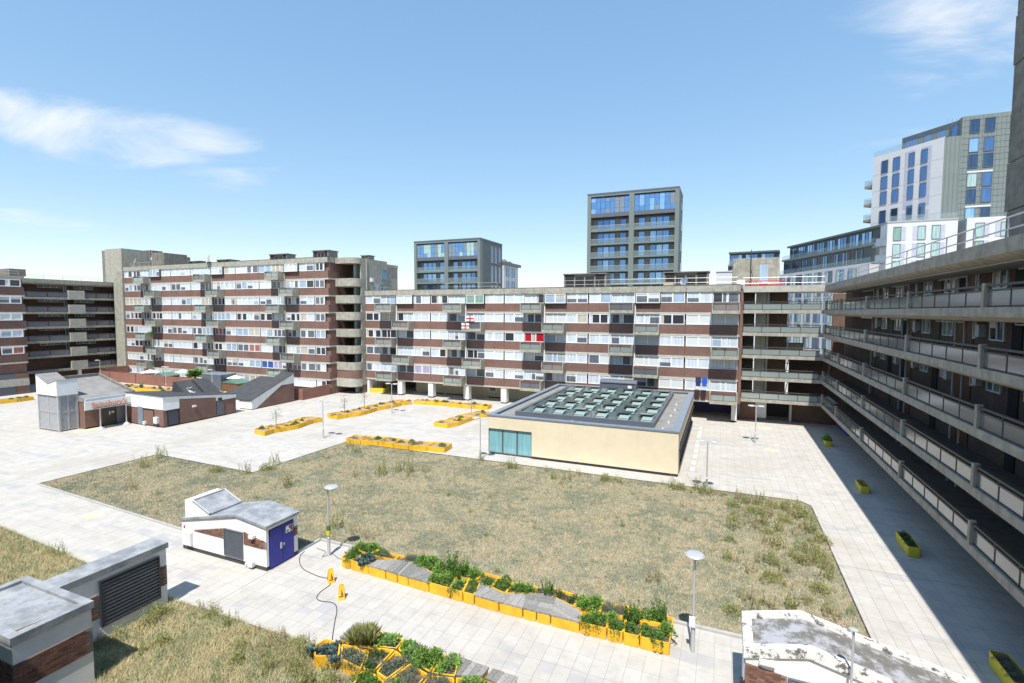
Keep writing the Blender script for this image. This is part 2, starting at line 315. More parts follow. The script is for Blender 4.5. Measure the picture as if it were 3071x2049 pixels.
def mesh(name, v, f, mats, mi=None, smooth=False):
    me = bpy.data.meshes.new(name); me.from_pydata(v, [], f)
    for m in mats: me.materials.append(MATS[m])
    if mi is not None and len(mats) > 1: me.polygons.foreach_set('material_index', mi)
    if smooth: me.polygons.foreach_set('use_smooth', [True]*len(f))
    me.update(); return me
def place(name, me, parent, loc):
    o = bpy.data.objects.new(name, me); COL.objects.link(o); loc = Vector(loc)
    if parent is not None: o.parent = parent; o.location = loc-WP[parent]
    else: o.location = loc
    WP[o] = loc; return o
def build(name, mb, mats, parent=None, label=None, cat=None, group=None, kind=None, smooth=False, base=False):
    if isinstance(mats, str): mats = [mats]
    a = np.array(mb.v); lo, hi = a.min(0), a.max(0); c = (lo+hi)/2
    if base or parent is None: c[2] = lo[2]
    v = (a-c).tolist(); me = mesh(name, v, mb.f, mats, mb.mi, smooth)
    return tag(place(name, me, parent, c), label, cat, group, kind)
def bx(name, mat, parent, *d, **k): return build(name, MB().box(*d), mat, parent, **k)
CACHE = {}
def cbox(name, mat, parent, a, b, c, d, e, f):
    # box with shared mesh data
    if a > b: a, b = b, a
    if c > d: c, d = d, c
    key = (name, mat, round(b-a, 3), round(d-c, 3), round(f-e, 3))
    if key not in CACHE:
        w, dd, h = (b-a)/2, (d-c)/2, (f-e)/2; m = MB().box(-w, w, -dd, dd, -h, h); CACHE[key] = mesh(name, m.v, m.f, [mat])
    return place(name, CACHE[key], parent, ((a+b)/2, (c+d)/2, (e+f)/2))
def copy_tree(src, dloc, parent=None):
    o = src.copy(); COL.objects.link(o); o.parent = parent
    if parent is None: o.location = Vector(src.location)+Vector(dloc); WP[o] = WP[src]+Vector(dloc)
    for ch in list(src.children): copy_tree(ch, dloc, o)
    return o
# facade frame: axis 'y' -> wall plane y=pl, outward sign sg ; axis 'x' -> wall plane x=pl
def fb(F, u0, u1, d0, d1, z0, z1):
    ax, sg, pl = F; p0, p1 = pl+sg*d0, pl+sg*d1
    if p0 > p1: p0, p1 = p1, p0
    return (u0, u1, p0, p1, z0, z1) if ax == 'y' else (p0, p1, u0, u1, z0, z1)
def window(parent, F, u0, u1, z0, z1, n, panes, frame='white_frame', fw=0.07, dep=0.09, off=0.0, widths=None, name='window', sill=False, mull=0.1):
    """n-light window as a part of a building: frame mesh with one pane object per light"""
    ax = F[0]; w, h = u1-u0, z1-z0; key = ('win', ax, round(w, 3), round(h, 3), n, frame, fw, dep, tuple(widths or ()), sill, mull)
    if widths is None: widths = [1.0]*n
    tot = sum(widths); gw = w-2*fw-mull*(n-1); edges = []; x = fw
    for q in widths: edges.append((x, x+gw*q/tot)); x += gw*q/tot+mull
    if key not in CACHE:
        m = MB(); G = (ax, 1, 0.0)
        m.box(*fb(G, -w/2, w/2, -dep/2, dep/2, -h/2, -h/2+fw)); m.box(*fb(G, -w/2, w/2, -dep/2, dep/2, h/2-fw, h/2))
        xs = [0]+[e for a, b in edges for e in (a, b)]+[w]
        for a, b in zip(xs[0::2], xs[1::2]): m.box(*fb(G, -w/2+a, -w/2+b, -dep/2, dep/2, -h/2+fw, h/2-fw))
        if sill: m.box(*fb(G, -w/2-0.04, w/2+0.04, -dep/2, dep/2, -h/2-0.06, -h/2-0.001))
        CACHE[key] = mesh(name, m.v, m.f, [frame])
    cu, cz = (u0+u1)/2, (z0+z1)/2; dpl = F[2]+F[1]*(off+dep/2)
    o = place(name, CACHE[key], parent, (cu, dpl, cz) if ax == 'y' else (dpl, cu, cz))
    for (a, b), pm in zip(edges, panes): 
        p0, p1, q0, q1 = u0+a+0.001, u0+b-0.001, z0+fw+0.001, z1-fw-0.001; rr_ = random.random() if h > 0.9 and pm.startswith('pane') else 9
        if pm in ('pane_dark', 'pane_mid') and rr_ < 0.5:        # curtain drawn part of the way
            s_ = p0+(p1-p0)*(0.3 if rr_ < 0.25 else 0.68); cm = random.choice(['pane_net', 'pane_beige', 'pane_net'])
            A, B_ = (cm, pm) if rr_ < 0.25 else (pm, cm)
            cbox('curtain' if A == cm else 'pane', A, o, *fb(F, p0, s_, off+0.02, off+0.035, q0, q1)); cbox('curtain' if B_ == cm else 'pane', B_, o, *fb(F, s_+0.001, p1, off+0.02, off+0.035, q0, q1))
        elif pm in ('pane_net', 'pane_blue', 'pane_mid') and rr_ < 0.3:    # blind pulled half down
            s_ = q0+(q1-q0)*random.choice([0.45, 0.6, 0.72]); lo_ = random.choice(['pane_mid', 'pane_blue', 'pane_mid'])
            cbox('pane', lo_, o, *fb(F, p0, p1, off+0.02, off+0.035, q0, s_)); cbox('blind', random.choice(['pane_blind', 'pane_net', 'pane_beige']), o, *fb(F, p0, p1, off+0.02, off+0.035, s_+0.001, q1))
        else: cbox('pane', pm, o, *fb(F, p0, p1, off+0.02, off+0.035, q0, q1))
    return o
PW = (['pane_net']*46+['pane_blue']*9+['pane_dark']*12+['pane_mid']*10+['pane_beige']*7+['pane_blind']*12+['pane_green']*1+['pane_net']*10+['pane_rose']*1+['pane_lilac']*1)
def rp(n, dark=0.0):
    b = random.choice(PW); r = []
    for i in range(n):
        if random.random() < 0.3: b = random.choice(PW)
        r.append('pane_mid' if random.random() < dark else b)
    return r
# ================================================================== ground and paving
def inpoly(x, y, p):
    r = False; j = len(p)-1
    for i in range(len(p)):
        if (p[i][1] > y) != (p[j][1] > y) and x < (p[j][0]-p[i][0])*(y-p[i][1])/(p[j][1]-p[i][1])+p[i][0]: r = not r
        j = i
    return r
LAWN = [(-47.07, 20.22), (-28.85, 19.25), (-20.92, 19.25), (-20.92, 21.5), (5.74, 21.5), (5.74, 38.3), (5.2, 39.0), (-34.3, 38.9), (-34.6, 28.4), (-46.9, 28.7)]
LAWN2 = [(-62, 1.5), (0.2, 1.5), (0.2, 12.0), (-7.0, 12.8), (-13.8, 14.35), (-22.3, 14.25), (-29.3, 14.6), (-40.0, 15.2), (-62, 15.9)]
m = MB().box(-1500, 1500, -1500, 1500, -0.6, -0.15); build('ground', m, 'gravel', kind='structure')
m = MB(); m.box(-130, 14.5, -3, 84, -0.14, -0.012); pav = build('pavement', m, 'joint', kind='structure')
# plain far part of the plaza
def sheet(name, mat, x0, x1, y0, y1, z, parent=None, **k): return build(name, MB().box(x0, x1, y0, y1, z-0.01, z), mat, parent, **k)
XL, XR, YN, YF = -72.0, 13.2, 9.0, 63.9
build('far_paving', MB().box(-130, XL, -3, 84, -0.011, 0.0).box(XL, XR+1.2, YF, 84, -0.011, 0.0).box(XL, XR+1.2, -3, YN, -0.011, 0.0), 'paving_far', pav)
nx = int(round((XR-XL)/SLX)); ny = int(round((YF-YN)/SLY)); cells = []
Rm = np.array([list(_X), list(_Y), list(_Z)])
def topix(p):
    c = Rm.T@(np.array(p)-np.array([0, 0, CH]))
    return (CX+CF*c[0]/-c[2], CY-CF*c[1]/-c[2]) if c[2] < -0.1 else (-9e9, 0)
for i in range(nx):
    for j in range(ny):
        x, y = XL+i*SLX, YN+j*SLY
        if any(all(inpoly(px, py, P) for px, py in ((x, y), (x+SLX, y), (x, y+SLY), (x+SLX, y+SLY))) for P in (LAWN, LAWN2)): continue
        if -19.4 < x < -3.6 and 41.6 < y < 61: continue
        cells.append((x, y))
def vis(c):
    px, py = topix((c[0]+SLX/2, c[1]+SLY/2, 0)); return -10 < px < 3081 and py < 2059
def hid(c):   # under furniture or kiosks
    x, y = c; return (-18 < x < -1.3 and 18.6 < y < 21.5) or (-14.3 < x < -6 and y < 15.3) or (0.6 < x < 8 and 16.3 < y < 19.3) or (-27.6 < x < -20.7 and 17.3 < y < 20) or any(inpoly(x+.3, y+.45, P) for P in (LAWN, LAWN2))
near = sorted([c for c in cells if vis(c) and not hid(c)], key=lambda c: (c[0]+.3)**2+(c[1]+.45)**2)[:300]; nset = set(near)
g = 0.0045; mb = MB().box(-SLX/2+g, SLX/2-g, -SLY/2+g, SLY/2-g, -0.011, 0.0); slabme = mesh('paving_slab', mb.v, mb.f, ['paving'])
for x, y in near: place('paving_slab', slabme, pav, (x+SLX/2, y+SLY/2, 0))
mb = MB()
for x, y in cells:
    if (x, y) in nset: continue
    mb.box(x+g, x+SLX-g, y+g, y+SLY-g, -0.011, 0.0)
build('paving_slabs', mb, 'paving', pav, kind='stuff')
# joint lines in the plaza (movement joints)
for d in ((-72, 13, 29.9, 29.93), (-20.7, -20.67, 9, 19.2), (-50.0, -49.97, 9, 64), (-72, -34.6, 40.05, 40.08)):
    build('movement_joint', MB().box(*d, 0.0005, 0.003), 'joint', pav)
def lawn(name, poly, z):
    m = MB(); m.prism(poly, -0.05, z); return build(name, m, 'lawn_ground', kind='structure')
lawn('lawn', LAWN, 0.03); lawn('lawn', LAWN2, 0.03)
def edging(name, mat, pts, w, h, parent=None):
    for (x0, y0), (x1, y1) in zip(pts, pts[1:]):
        L = math.hypot(x1-x0, y1-y0); n = max(1, int(L/1.5)) if mat == 'kerb' else 1
        dx, dy = (x1-x0)/L, (y1-y0)/L
        for k in range(n):
            a, b = L*k/n+0.006, L*(k+1)/n-0.006; q = [(x0+dx*a, y0+dy*a), (x0+dx*b, y0+dy*b)]
            o = [(-dy*w/2, dx*w/2), (dy*w/2, -dx*w/2)]
            poly = [(q[0][0]+o[1][0], q[0][1]+o[1][1]), (q[1][0]+o[1][0], q[1][1]+o[1][1]), (q[1][0]+o[0][0], q[1][1]+o[0][1]), (q[0][0]+o[0][0], q[0][1]+o[0][1])]
            build(name, MB().prism(poly, -0.01, h), mat, pav)
edging('kerb', 'kerb', [(-47.07, 20.22), (-28.85, 19.25), (-27.3, 19.25)], 0.16, 0.07); edging('kerb', 'kerb', [(-20.92, 19.8), (-20.92, 21.5), (5.74, 21.5)], 0.16, 0.1)
edging('lawn_edging', 'dark_metal', [(5.74, 21.5), (5.74, 38.3), (5.2, 39.0), (-34.3, 38.9), (-34.6, 28.4), (-46.9, 28.7), (-47.07, 20.3)], 0.05, 0.075)
edging('lawn_edging', 'dark_metal', [(-13.8, 14.35), (-22.2, 14.25)], 0.05, 0.06); edging('lawn_edging', 'dark_metal', [(-23.2, 14.4), (-29.3, 14.6), (-40.0, 15.2), (-62, 15.9)], 0.05, 0.06)
for a in ((-37.4, -36.4, 18.0, 18.9), (4.0, 4.9, 52.4, 53.2), (4.0, 5.2, 62.2, 63.0), (-64.0, -63.2, 30.6, 34.4), (-25.6, -24.6, 39.4, 40.2)):
    build('tactile_paving', MB().box(*a, 0.0005, 0.006), 'tactile', pav)
for k in range(9): build('painted_dash', MB().box(-2.25, -1.95, 43.2+k*2.0, 44.2+k*2.0, 0.0005, 0.005), 'white_column', pav)

# ================================================================== middle block (five storeys on columns)
YM = 64.5
JM = [1.7-6.022*k for k in range(10)][::-1]          # bay joints
F = ('y', -1, YM)
mid = thing('apartment_block', (-25, YM, 0), 'five-storey brick apartment block raised on white columns, behind the cream pavilion', 'apartment block')
build('core', MB().box(JM[0], JM[-1], YM+0.3, YM+11, 2.36, 15.5), 'brick_dark', mid)
build('roof', MB().box(JM[0]+0.2, JM[-1]-0.2, YM+0.35, YM+10.8, 15.55, 15.9), 'roof_felt', mid)
def balcony(par, F, u0, u1, zb, panel='frosted', dep=1.5, hh=1.32, deco=None):
    b = MB(); ax = F
    b.box(*fb(F, u0, u1, 0.02, dep, zb, zb+0.16))                                   # floor slab
    b.box(*fb(F, u0, u0+0.12, 0.02, dep, zb+0.161, zb+hh)); b.box(*fb(F, u1-0.12, u1, 0.02, dep, zb+0.161, zb+hh))
    b.box(*fb(F, u0+0.121, u1-0.121, dep-0.14, dep, zb+0.161, zb+0.40))             # front upstand
    o = build('balcony', b, 'concrete', par)
    f = MB(); um = (u0+u1)/2; z0, z1 = zb+0.42, zb+hh
    for a in (u0+0.125, um-0.03, u1-0.185): f.box(*fb(F, a, a+0.06, dep-0.1, dep-0.04, z0-0.02, z1-0.051))
    f.box(*fb(F, u0+0.124, u1-0.124, dep-0.11, dep-0.03, z1-0.05, z1+0.01)); f.box(*fb(F, u0+0.186, u1-0.186, dep-0.1, dep-0.04, z1-0.24, z1-0.18)); f.box(*fb(F, u0+0.186, u1-0.186, dep-0.1, dep-0.04, z0-0.02, z0+0.03))
    build('railing', f, 'rail_brown', o)
    for a, c in ((u0+0.187, um-0.032), (um+0.032, u1-0.187)): cbox('glass_panel', panel, o, *fb(F, a, c, dep-0.08, dep-0.06, z0+0.031, z1-0.241))
    return o
UM = {1, 3, 5, 7, 9}   # joint indices that end a pair of bays
for r in range(5):
    zb = 13.0-2.645*r
    for k in range(9):
        u0, u1 = JM[k], JM[k+1]; last = (k+1) in UM; first = k in UM
        right_row = (r % 2 == 0)
        build('brick_panel', MB().box(u0+0.012, u1-0.012, YM, YM+0.29, zb+0.002, zb+1.13), 'brick', mid)
        build('concrete_band', MB().box(u0+0.004, u1-0.004, YM-0.05, YM+0.295, zb-0.21, zb), 'band', mid)
        wz0, wz1 = zb+1.16, zb+2.40
        mid_u = (u0+u1)/2
        for sub in range(2):
            a, c = (u0+0.1, mid_u-0.02) if sub == 0 else (mid_u+0.02, u1-0.1)
            bal = (right_row and last and sub == 1) or ((not right_row) and first and sub == 0)
            under = ((not right_row) and last and sub == 1) or (right_row and first and sub == 0 and r > 0)
            off = -0.06
            if r == 0 and first and sub == 0: off = 0.22
            if under: off = -0.22
            pan = rp(3 if bal else 2, 0.25 if under else 0.0)  # balcony shade painted in by picking darker panes beneath
            if r == 2 and last and k == 4: pan = ['pane_red', 'pane_beige', 'pane_red'] if bal else pan
            if bal: window(mid, F, a, c, wz0, wz1, 3, pan, off=-0.15, widths=(1, 0.55, 1.15), fw=0.08)
            else: window(mid, F, a, c, wz0, wz1, 2, pan, off=off, fw=0.09, mull=0.16)
            if off > 0.1:
                s = MB(); s.box(*fb(F, a-0.09, a-0.005, 0, off+0.14, wz0-0.1, wz1+0.04)); s.box(*fb(F, c+0.005, c+0.09, 0, off+0.14, wz0-0.1, wz1+0.04)); s.box(*fb(F, a-0.004, c+0.004, 0, off+0.14, wz0-0.1, wz0-0.005))
                build('window_box', s, 'rail_brown', mid)
            if bal: balcony(mid, F, (u1-3.05) if sub else u0+0.05, u1-0.03 if sub else u0+3.08, zb-0.15, random.choice(['frosted', 'frosted', 'clear_glass', 'frosted_dark']))
        build('window_head', MB().box(u0+0.02, u1-0.02, YM-0.02, YM+0.28, zb+2.405, zb+2.432), 'concrete_pale', mid)
for k in range(9):
    build('parapet_panel', MB().box(JM[k]+0.02, JM[k+1]-0.02, YM-0.12, YM+0.28, 15.46, 16.26), 'concrete', mid)
build('coping', MB().box(JM[0], JM[-1], YM-0.15, YM+0.30, 16.263, 16.30), 'dark_metal', mid)
for k in (1, 3, 5, 7):
    build('downpipe', MB().box(JM[k]-0.09, JM[k]+0.09, YM-0.2, YM-0.02, 2.3, 15.45), 'white_column', mid)
build('soffit', MB().box(JM[0], JM[-1], YM+0.3, YM+11, 2.30, 2.355), 'soffit', mid)
for x in (-46.1, -40.55, -34.5, -28.5, -22.4, -16.4, -10.3, 1.38):
    w = 0.3 if x > 0 else 0.42
    o = build('column', MB().box(x-w, x+w, YM+0.02, YM+0.9, 0.18, 2.298), 'white_column', mid); build('skirting', MB().box(x-w-0.01, x+w+0.01, YM+0.01, YM+0.91, 0.001, 0.179), 'dusty_dark', o)
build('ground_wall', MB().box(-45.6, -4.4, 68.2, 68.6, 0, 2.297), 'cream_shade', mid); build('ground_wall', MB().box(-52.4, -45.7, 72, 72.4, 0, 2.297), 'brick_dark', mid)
build('ground_wall', MB().box(-52.4, -52.0, YM+0.1, 71.9, 0, 2.297), 'white_render', mid)
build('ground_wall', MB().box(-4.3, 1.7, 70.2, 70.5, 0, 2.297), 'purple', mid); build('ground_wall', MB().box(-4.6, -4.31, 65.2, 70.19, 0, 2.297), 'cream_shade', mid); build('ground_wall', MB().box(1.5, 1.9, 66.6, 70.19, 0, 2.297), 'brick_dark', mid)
for x in (-32.5, -36.8): window(mid, ('y', -1, 68.2), x, x+1.2, 0.9, 2.0, 1, ['pane_mid'], off=0.0)
for x in (-42, -38.4, -31, -25): build('skirting', MB().box(x-1.6, x+1.6, 68.15, 68.195, 0.001, 0.15), 'dusty_dark', mid)
# roof vents on the middle block
def vent(par, x0, x1, y0, y1, z0, z1):
    o = build('roof_vent', MB().box(x0, x1, y0, y1, z0, z0+0.55).box(x0+0.08, x1-0.08, y0+0.1, y1-0.08, z0+0.55, z1-0.13).box(x0, x0+0.14, y0, y1, z0+0.55, z1-0.13).box(x1-0.14, x1, y0, y1, z0+0.55, z1-0.13), 'cladding_tan', par)
    n = 4; w = (x1-x0-0.28)/n
    for i in range(n):
        a = x0+0.14+i*w
        build('vent_louvre', MB().box(a+0.1, a+w-0.1, y0+0.02, y0+0.08, z0+(0.65 if i in (0, 3) else 0.6), z1-(0.2 if i in (0, 3) else 0.45)), 'dusty_dark', o)
    build('vent_cap', MB().box(x0-0.12, x1+0.12, y0-0.12, y1+0.1, z1-0.128, z1), 'concrete_dark', o)
vent(mid, -21.0, -15.0, 68.5, 71.5, 15.9, 18.35); vent(mid, -7.2, -1.9, 66.5, 69.5, 15.9, 18.1)
def railing(par, pts, z0, heights, post=2.4, r=0.03, mat='galvanised', rakes=0.0):
    b = MB()
    for h in heights: b.tube([(x, y, z0+h) for x, y in pts], r, 6)
    for (x0, y0), (x1, y1) in zip(pts, pts[1:]):
        L = math.hypot(x1-x0, y1-y0); n = max(1, int(L/post))
        for k in range(n+1): t = k/n; x, y = x0+(x1-x0)*t, y0+(y1-y0)*t; b.tube([(x, y, z0), (x, y, z0+heights[-1])], r*0.9, 5)
    return build('guard_rail', b, mat, par)
railing(mid, [(-39, 65.6), (-30, 65.6)], 15.9, (0.75, 1.25), 2.4, 0.022); railing(mid, [(-22, 65.6), (1.4, 65.6)], 15.9, (0.75, 1.3), 3.2, 0.022)

# ================================================================== link gallery block between the middle and right blocks
XR_ = 10.13
link = thing('gallery_block', (6, YM, 0), 'open concrete stair galleries joining the brick block to the shaded walkway block', 'gallery block')
FL = ('y', -1, YM)
LZ = [13.32, 10.72, 8.12, 5.55, 3.0]
for z in LZ:
    build('floor_slab', MB().box(1.95, 12.0, YM+0.02, YM+6.5, z-0.42, z-0.15), 'soffit', link)
    o = build('slab_edge', MB().box(2.05, XR_-0.01, YM-0.22, YM+0.018, z-0.40, z-0.02), 'concrete', link)
    f = MB(); us = [2.08+(XR_-0.3-2.08)*q/4 for q in range(5)]
    for u in us: f.box(u-0.03, u+0.03, YM-0.2, YM-0.14, z-0.018, z+0.86)
    f.box(2.05, XR_-0.27, YM-0.23, YM-0.11, z+0.861, z+0.95); f.box(2.05, XR_-0.27, YM-0.2, YM-0.14, z+0.66, z+0.72); f.box(2.05, XR_-0.27, YM-0.2, YM-0.14, z+0.0, z+0.05)
    rl = build('railing', f, 'rail_brown', link)
    for a, c in zip(us, us[1:]): cbox('glass_panel', 'frosted', rl, a+0.035, c-0.035, YM-0.18, YM-0.16, z+0.052, z+0.658)
build('roof_fascia', MB().box(2.02, XR_+0.02, YM-0.2, YM+0.3, 15.35, 16.05), 'concrete_pale', link)
build('roof', MB().box(1.95, 12.0, YM+0.31, YM+7, 15.4, 15.85), 'soffit', link)
build('pier', MB().box(1.705, 2.04, YM-0.02, YM+0.6, 2.3, 15.45), 'brick', link)
for z in LZ:
    build('stair_wall', MB().box(2.05, 3.4, YM+3.2, YM+3.5, z-0.14, z+2.17), 'concrete_dark', link); build('stair_wall', MB().box(3.45, 4.55, YM+1.8, YM+2.0, z-0.14, z+2.17), 'concrete_pale', link)
    build('core_wall', MB().box(4.6, 6.9, YM+3.0, YM+3.3, z-0.14, z+2.17), 'brick_dark', link); build('column', MB().box(4.58, 4.8, YM+0.9, YM+1.15, z-0.14, z+2.17), 'concrete_pale', link)
    st = MB()
    for k in range(9): st.box(2.1, 3.35, YM+1.0+k*0.22, YM+1.25+k*0.22, z-0.14+k*0.26, z+0.02+k*0.26)
    build('stair_flight', st, 'concrete_dark', link)
    if z < 12: build('handrail', MB().tube([(6.9, YM+2.9, z+0.4), (7.5, YM+5.5, z+1.9)], 0.05, 6), 'white_frame', link)
build('rear_wall', MB().box(7.6, 12.0, YM+6.2, YM+6.49, 0, 7.6).box(12.01, 13.4, YM+6.2, YM+6.49, 0, 15.3), 'brick_dark', link)
window(link, ('y', -1, YM+6.0), 7.0, 9.0, 8.25, 9.3, 1, ['pane_beige'], frame='rail_brown')
build('ground_wall', MB().box(2.05, 3.75, 66.9, 67.2, 0, 2.57), 'brick', link); build('sign_board', MB().box(3.78, 4.95, 66.75, 66.85, 0.35, 2.3), 'cladding_white', link, label='plain pale grey panel door beside the gallery entrance')
build('ground_wall', MB().box(4.96, 7.6, 70.2, 70.5, 0, 2.57), 'dusty_dark', link); build('ground_wall', MB().box(7.7, 12.68, 67.6, 67.9, 0, 2.57), 'brick_dark', link); build('column', MB().box(7.4, 7.65, 66.9, 67.3, 0, 2.57), 'concrete_pale', link)
gt = MB()
for k in range(14): gt.box(5.05+k*0.17, 5.08+k*0.17, 67.6, 67.63, 0.02, 2.5)
build('gate', gt, 'dark_metal', link)
railing(link, [(1.9, 65.0), (10.2, 65.0)], 15.85, (0.55, 1.2), 1.5, 0.02)
hut = thing('lift_motor_room', (3.3, 68, 15.85), 'ribbed concrete lift room with a blue door on the gallery roof', 'roof hut')
h = MB(); h.prism([(0.85, 68), (5.95, 68), (5.95, 72.5), (0.85, 72.5)], 16.4, 19.1); h.prism([(1.1, 68), (5.7, 68), (5.95, 68.2), (5.95, 72.5), (0.85, 72.5), (0.85, 68.2)], 19.1, 19.6); build('wall', h, 'concrete', hut)
rb = MB()
for k in range(26): rb.box(0.95+k*0.19, 1.04+k*0.19, 67.94, 67.998, 16.42, 19.5) if not 14 < k < 21 else rb.box(0.95+k*0.19, 1.04+k*0.19, 67.94, 67.998, 18.9, 19.5)
build('rib', rb, 'concrete', hut); build('door', MB().box(3.8, 4.75, 67.9, 67.99, 16.5, 18.8), 'pane_blue', hut); build('plinth', MB().box(0.8, 6.0, 67.8, 72.6, 15.86, 16.398), 'brick', hut)
tag(build('air_conditioner', MB().box(1.3, 2.2, 66.6, 67.0, 16.35, 16.95).box(1.35, 1.45, 66.65, 66.95, 15.86, 16.35).box(2.05, 2.15, 66.65, 66.95, 15.86, 16.35), 'box_white'), 'white air conditioner unit on the roof in front of the ribbed concrete hut', 'air conditioner')
rr = MB()
for z in (16.3, 16.75): rr.tube([(2.4, 66.4, z), (6.3, 66.4, z)], 0.04, 6)
for x in (2.4, 3.5, 3.9, 5.3, 6.3): rr.tube([(x, 66.4, 15.86), (x, 66.4, 16.75)], 0.035, 6)
tag(build('red_barrier', rr, 'red_cloth'), 'low red pipe barrier on the roof before the ribbed concrete hut', 'barrier')
tag(build('roof_mast', MB().tube([(2.85, 67.7, 15.86), (2.85, 67.7, 20.6)], 0.05, 6).tube([(2.85, 67.7, 20.0), (2.4, 67.7, 20.0)], 0.03, 5).tube([(2.85, 67.7, 18.2), (3.05, 67.6, 17.4)], 0.04, 5), 'dark_metal'), 'dark aerial mast with cables fixed to the ribbed concrete hut', 'mast')

# ================================================================== right walkway block
right = thing('walkway_block', (XR_, 35, 0), 'long shaded brick block with five open concrete walkways along the plaza', 'apartment block')
Y0, Y1 = 3.0, 64.25; XW = 12.7
PY = [63.95, 56.45, 46.75, 37.1, 27.55, 18.0, 8.4]
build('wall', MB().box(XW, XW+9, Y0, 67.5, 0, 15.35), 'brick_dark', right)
rf = MB(); rf.profile([(XR_, 16.04), (XR_, 15.45), (XR_+0.55, 15.2), (XW-0.01, 15.2), (XW-0.01, 15.36), (XW+9, 15.36), (XW+9, 16.04)], 'y', Y0, YM-0.22); build('roof_slab', rf, 'concrete_warm', right)
for z in LZ:
    s = MB(); s.profile([(XR_, z), (XR_, z-0.40), (XR_+0.5, z-0.62), (XW-0.002, z-0.42), (XW-0.002, z)], 'y', Y0, YM-0.22); build('walkway_slab', s, 'concrete_warm', right)
    build('service_pipe', MB().tube([(XR_+0.75, Y0, z-0.60), (XR_+0.75, Y1, z-0.60)], 0.035, 6), 'rail_brown', right)
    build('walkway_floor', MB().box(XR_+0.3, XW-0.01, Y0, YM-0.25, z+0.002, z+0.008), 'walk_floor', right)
    for a, b in zip(PY, PY[1:]):
        f = MB(); n = 5; us = [b+0.13+(a-b-0.26)*q/n for q in range(n+1)]
        for u in us[1:-1]: f.box(XR_+0.1, XR_+0.16, u-0.03, u+0.03, z, z+0.86)
        f.box(XR_+0.06, XR_+0.18, us[0], us[-1], z+0.861, z+0.95); f.box(XR_+0.1, XR_+0.16, us[0], us[-1], z+0.66, z+0.74); f.box(XR_+0.1, XR_+0.16, us[0], us[-1], z+0.02, z+0.07)
        rl = build('railing', f, 'rail_brown', right)
        for c, d in zip(us, us[1:]): cbox('glass_panel', 'frosted_wired', rl, XR_+0.12, XR_+0.14, c+0.03, d-0.03, z+0.072, z+0.658)
    for y in PY: cbox('pier', 'concrete_warm', right, XR_-0.015, XR_+0.22, y-0.12, y+0.12, z-0.05, z+1.02)
build('roof_soffit', MB().box(XR_+0.6, XW-0.02, Y0, YM-0.25, 15.17, 15.195), 'soffit', right)
FW = ('x', -1, XW)
for li, z in enumerate(LZ+[0.0]):
    zt = z+2.1
    for k in range(6):
        y0 = 45.9-9.62*(k-1)      # unit origin; pattern repeats every bay
        if y0 > 62 or y0 < 9: continue
        def W(d0, d1, a, b, n, **q): return window(right, FW, y0-d1, y0-d0, z+a, min(zt, z+b), n, [random.choice(['pane_dark', 'pane_mid', 'pane_mid', 'pane_green', 'pane_beige']) for _ in range(n)], off=0.0, **q)
        if li < 5:
            W(-4.3, -0.15, 1.78, 2.1, 4); W(1.2 if k % 2 else 1.0, 1.55 if k % 2 else 1.35, 0.95, 2.05, 1)
            W(2.9, 4.35, 0.95, 2.08, 2); W(6.45, 8.0, 0.95, 2.08, 2)
            if (k+li) % 3 == 0:
                o = build('open_sash', MB().prism([(XW-0.12, y0-3.6), (XW-0.08, y0-3.6), (XW-0.08, y0-2.95), (XW-0.12, y0-2.95)], [z+1.6]*4, [z+2.05]*4), 'white_frame', right)
        else:
            W(2.9, 4.35, 1.0, 2.1, 2)
        cbox('door', random.choice(['brown_door', 'brown_door', 'olive_door', 'dusty_dark']), right, XW-0.05, XW+0.02, y0-1.0, y0-0.1, z+0.01, z+2.02)
        cbox('door', random.choice(['dusty_dark', 'olive_door', 'dusty_dark']), right, XW-0.05, XW+0.02, y0-5.9, y0-5.0, z+0.01, z+2.02)
        cbox('door', random.choice(['brown_door', 'dusty_dark']), right, XW-0.05, XW+0.02, y0-9.3, y0-8.5, z+0.01, z+2.02)
        cbox('downpipe', 'white_column', right, XW-0.13, XW-0.053, y0-0.06, y0+0.02, z+0.01, z+2.1)
        cbox('downpipe', 'white_column', right, XW-0.13, XW-0.053, y0-8.46, y0-8.38, z+0.01, z+2.1)
        if li < 5: cbox('bulkhead_light', 'white_frame', right, XW-0.5, XW-0.2, y0-4.8, y0-4.2, z+2.1, z+2.16)
        if li >= 1:
            cbox('boiler_flue_box', 'box_white', right, XW-0.32, XW-0.004, y0-2.35, y0-1.9, z+1.1, z+1.75)
            if li in (2, 3, 4, 5): cbox('boiler_flue_box', 'box_white', right, XW-0.32, XW-0.004, y0-8.15, y0-7.68, z+(0.15 if li < 2 else 0.95), z+(0.8 if li < 2 else 1.7))
build('purple_wall', MB().box(12.3, 12.69, 62.0, 67.55, 0, 2.3), 'purple', right)
railing(right, [(XR_+0.9, 12), (XR_+0.9, 63.5)], 16.04, (0.6, 1.1), 3.2, 0.035)
# tall concrete tower rising behind the right block
twr = thing('concrete_tower', (14.2, 30, 16.04), 'tall dark ribbed concrete tower rising above the walkway block roof', 'tower')
for k in range(9): build('tower_panel', MB().box(14.2+(0.0 if k % 3 else 0.05), 24, 15, 36.6+(0.12 if k in (1, 3, 4) else 0.0), 16.05+k*2.63, 16.05+(k+1)*2.63-0.04), 'concrete_dark', twr)
build('tower_core', MB().box(14.35, 23.9, 15.1, 36.4, 16.05, 39.6), 'dusty_dark', twr)
for k in range(3): window(twr, ('y', 1, 36.75), 15.0, 16.4, 24.9+k*5.2, 26.6+k*5.2, 1, ['tower_sky'], frame='slate_light')
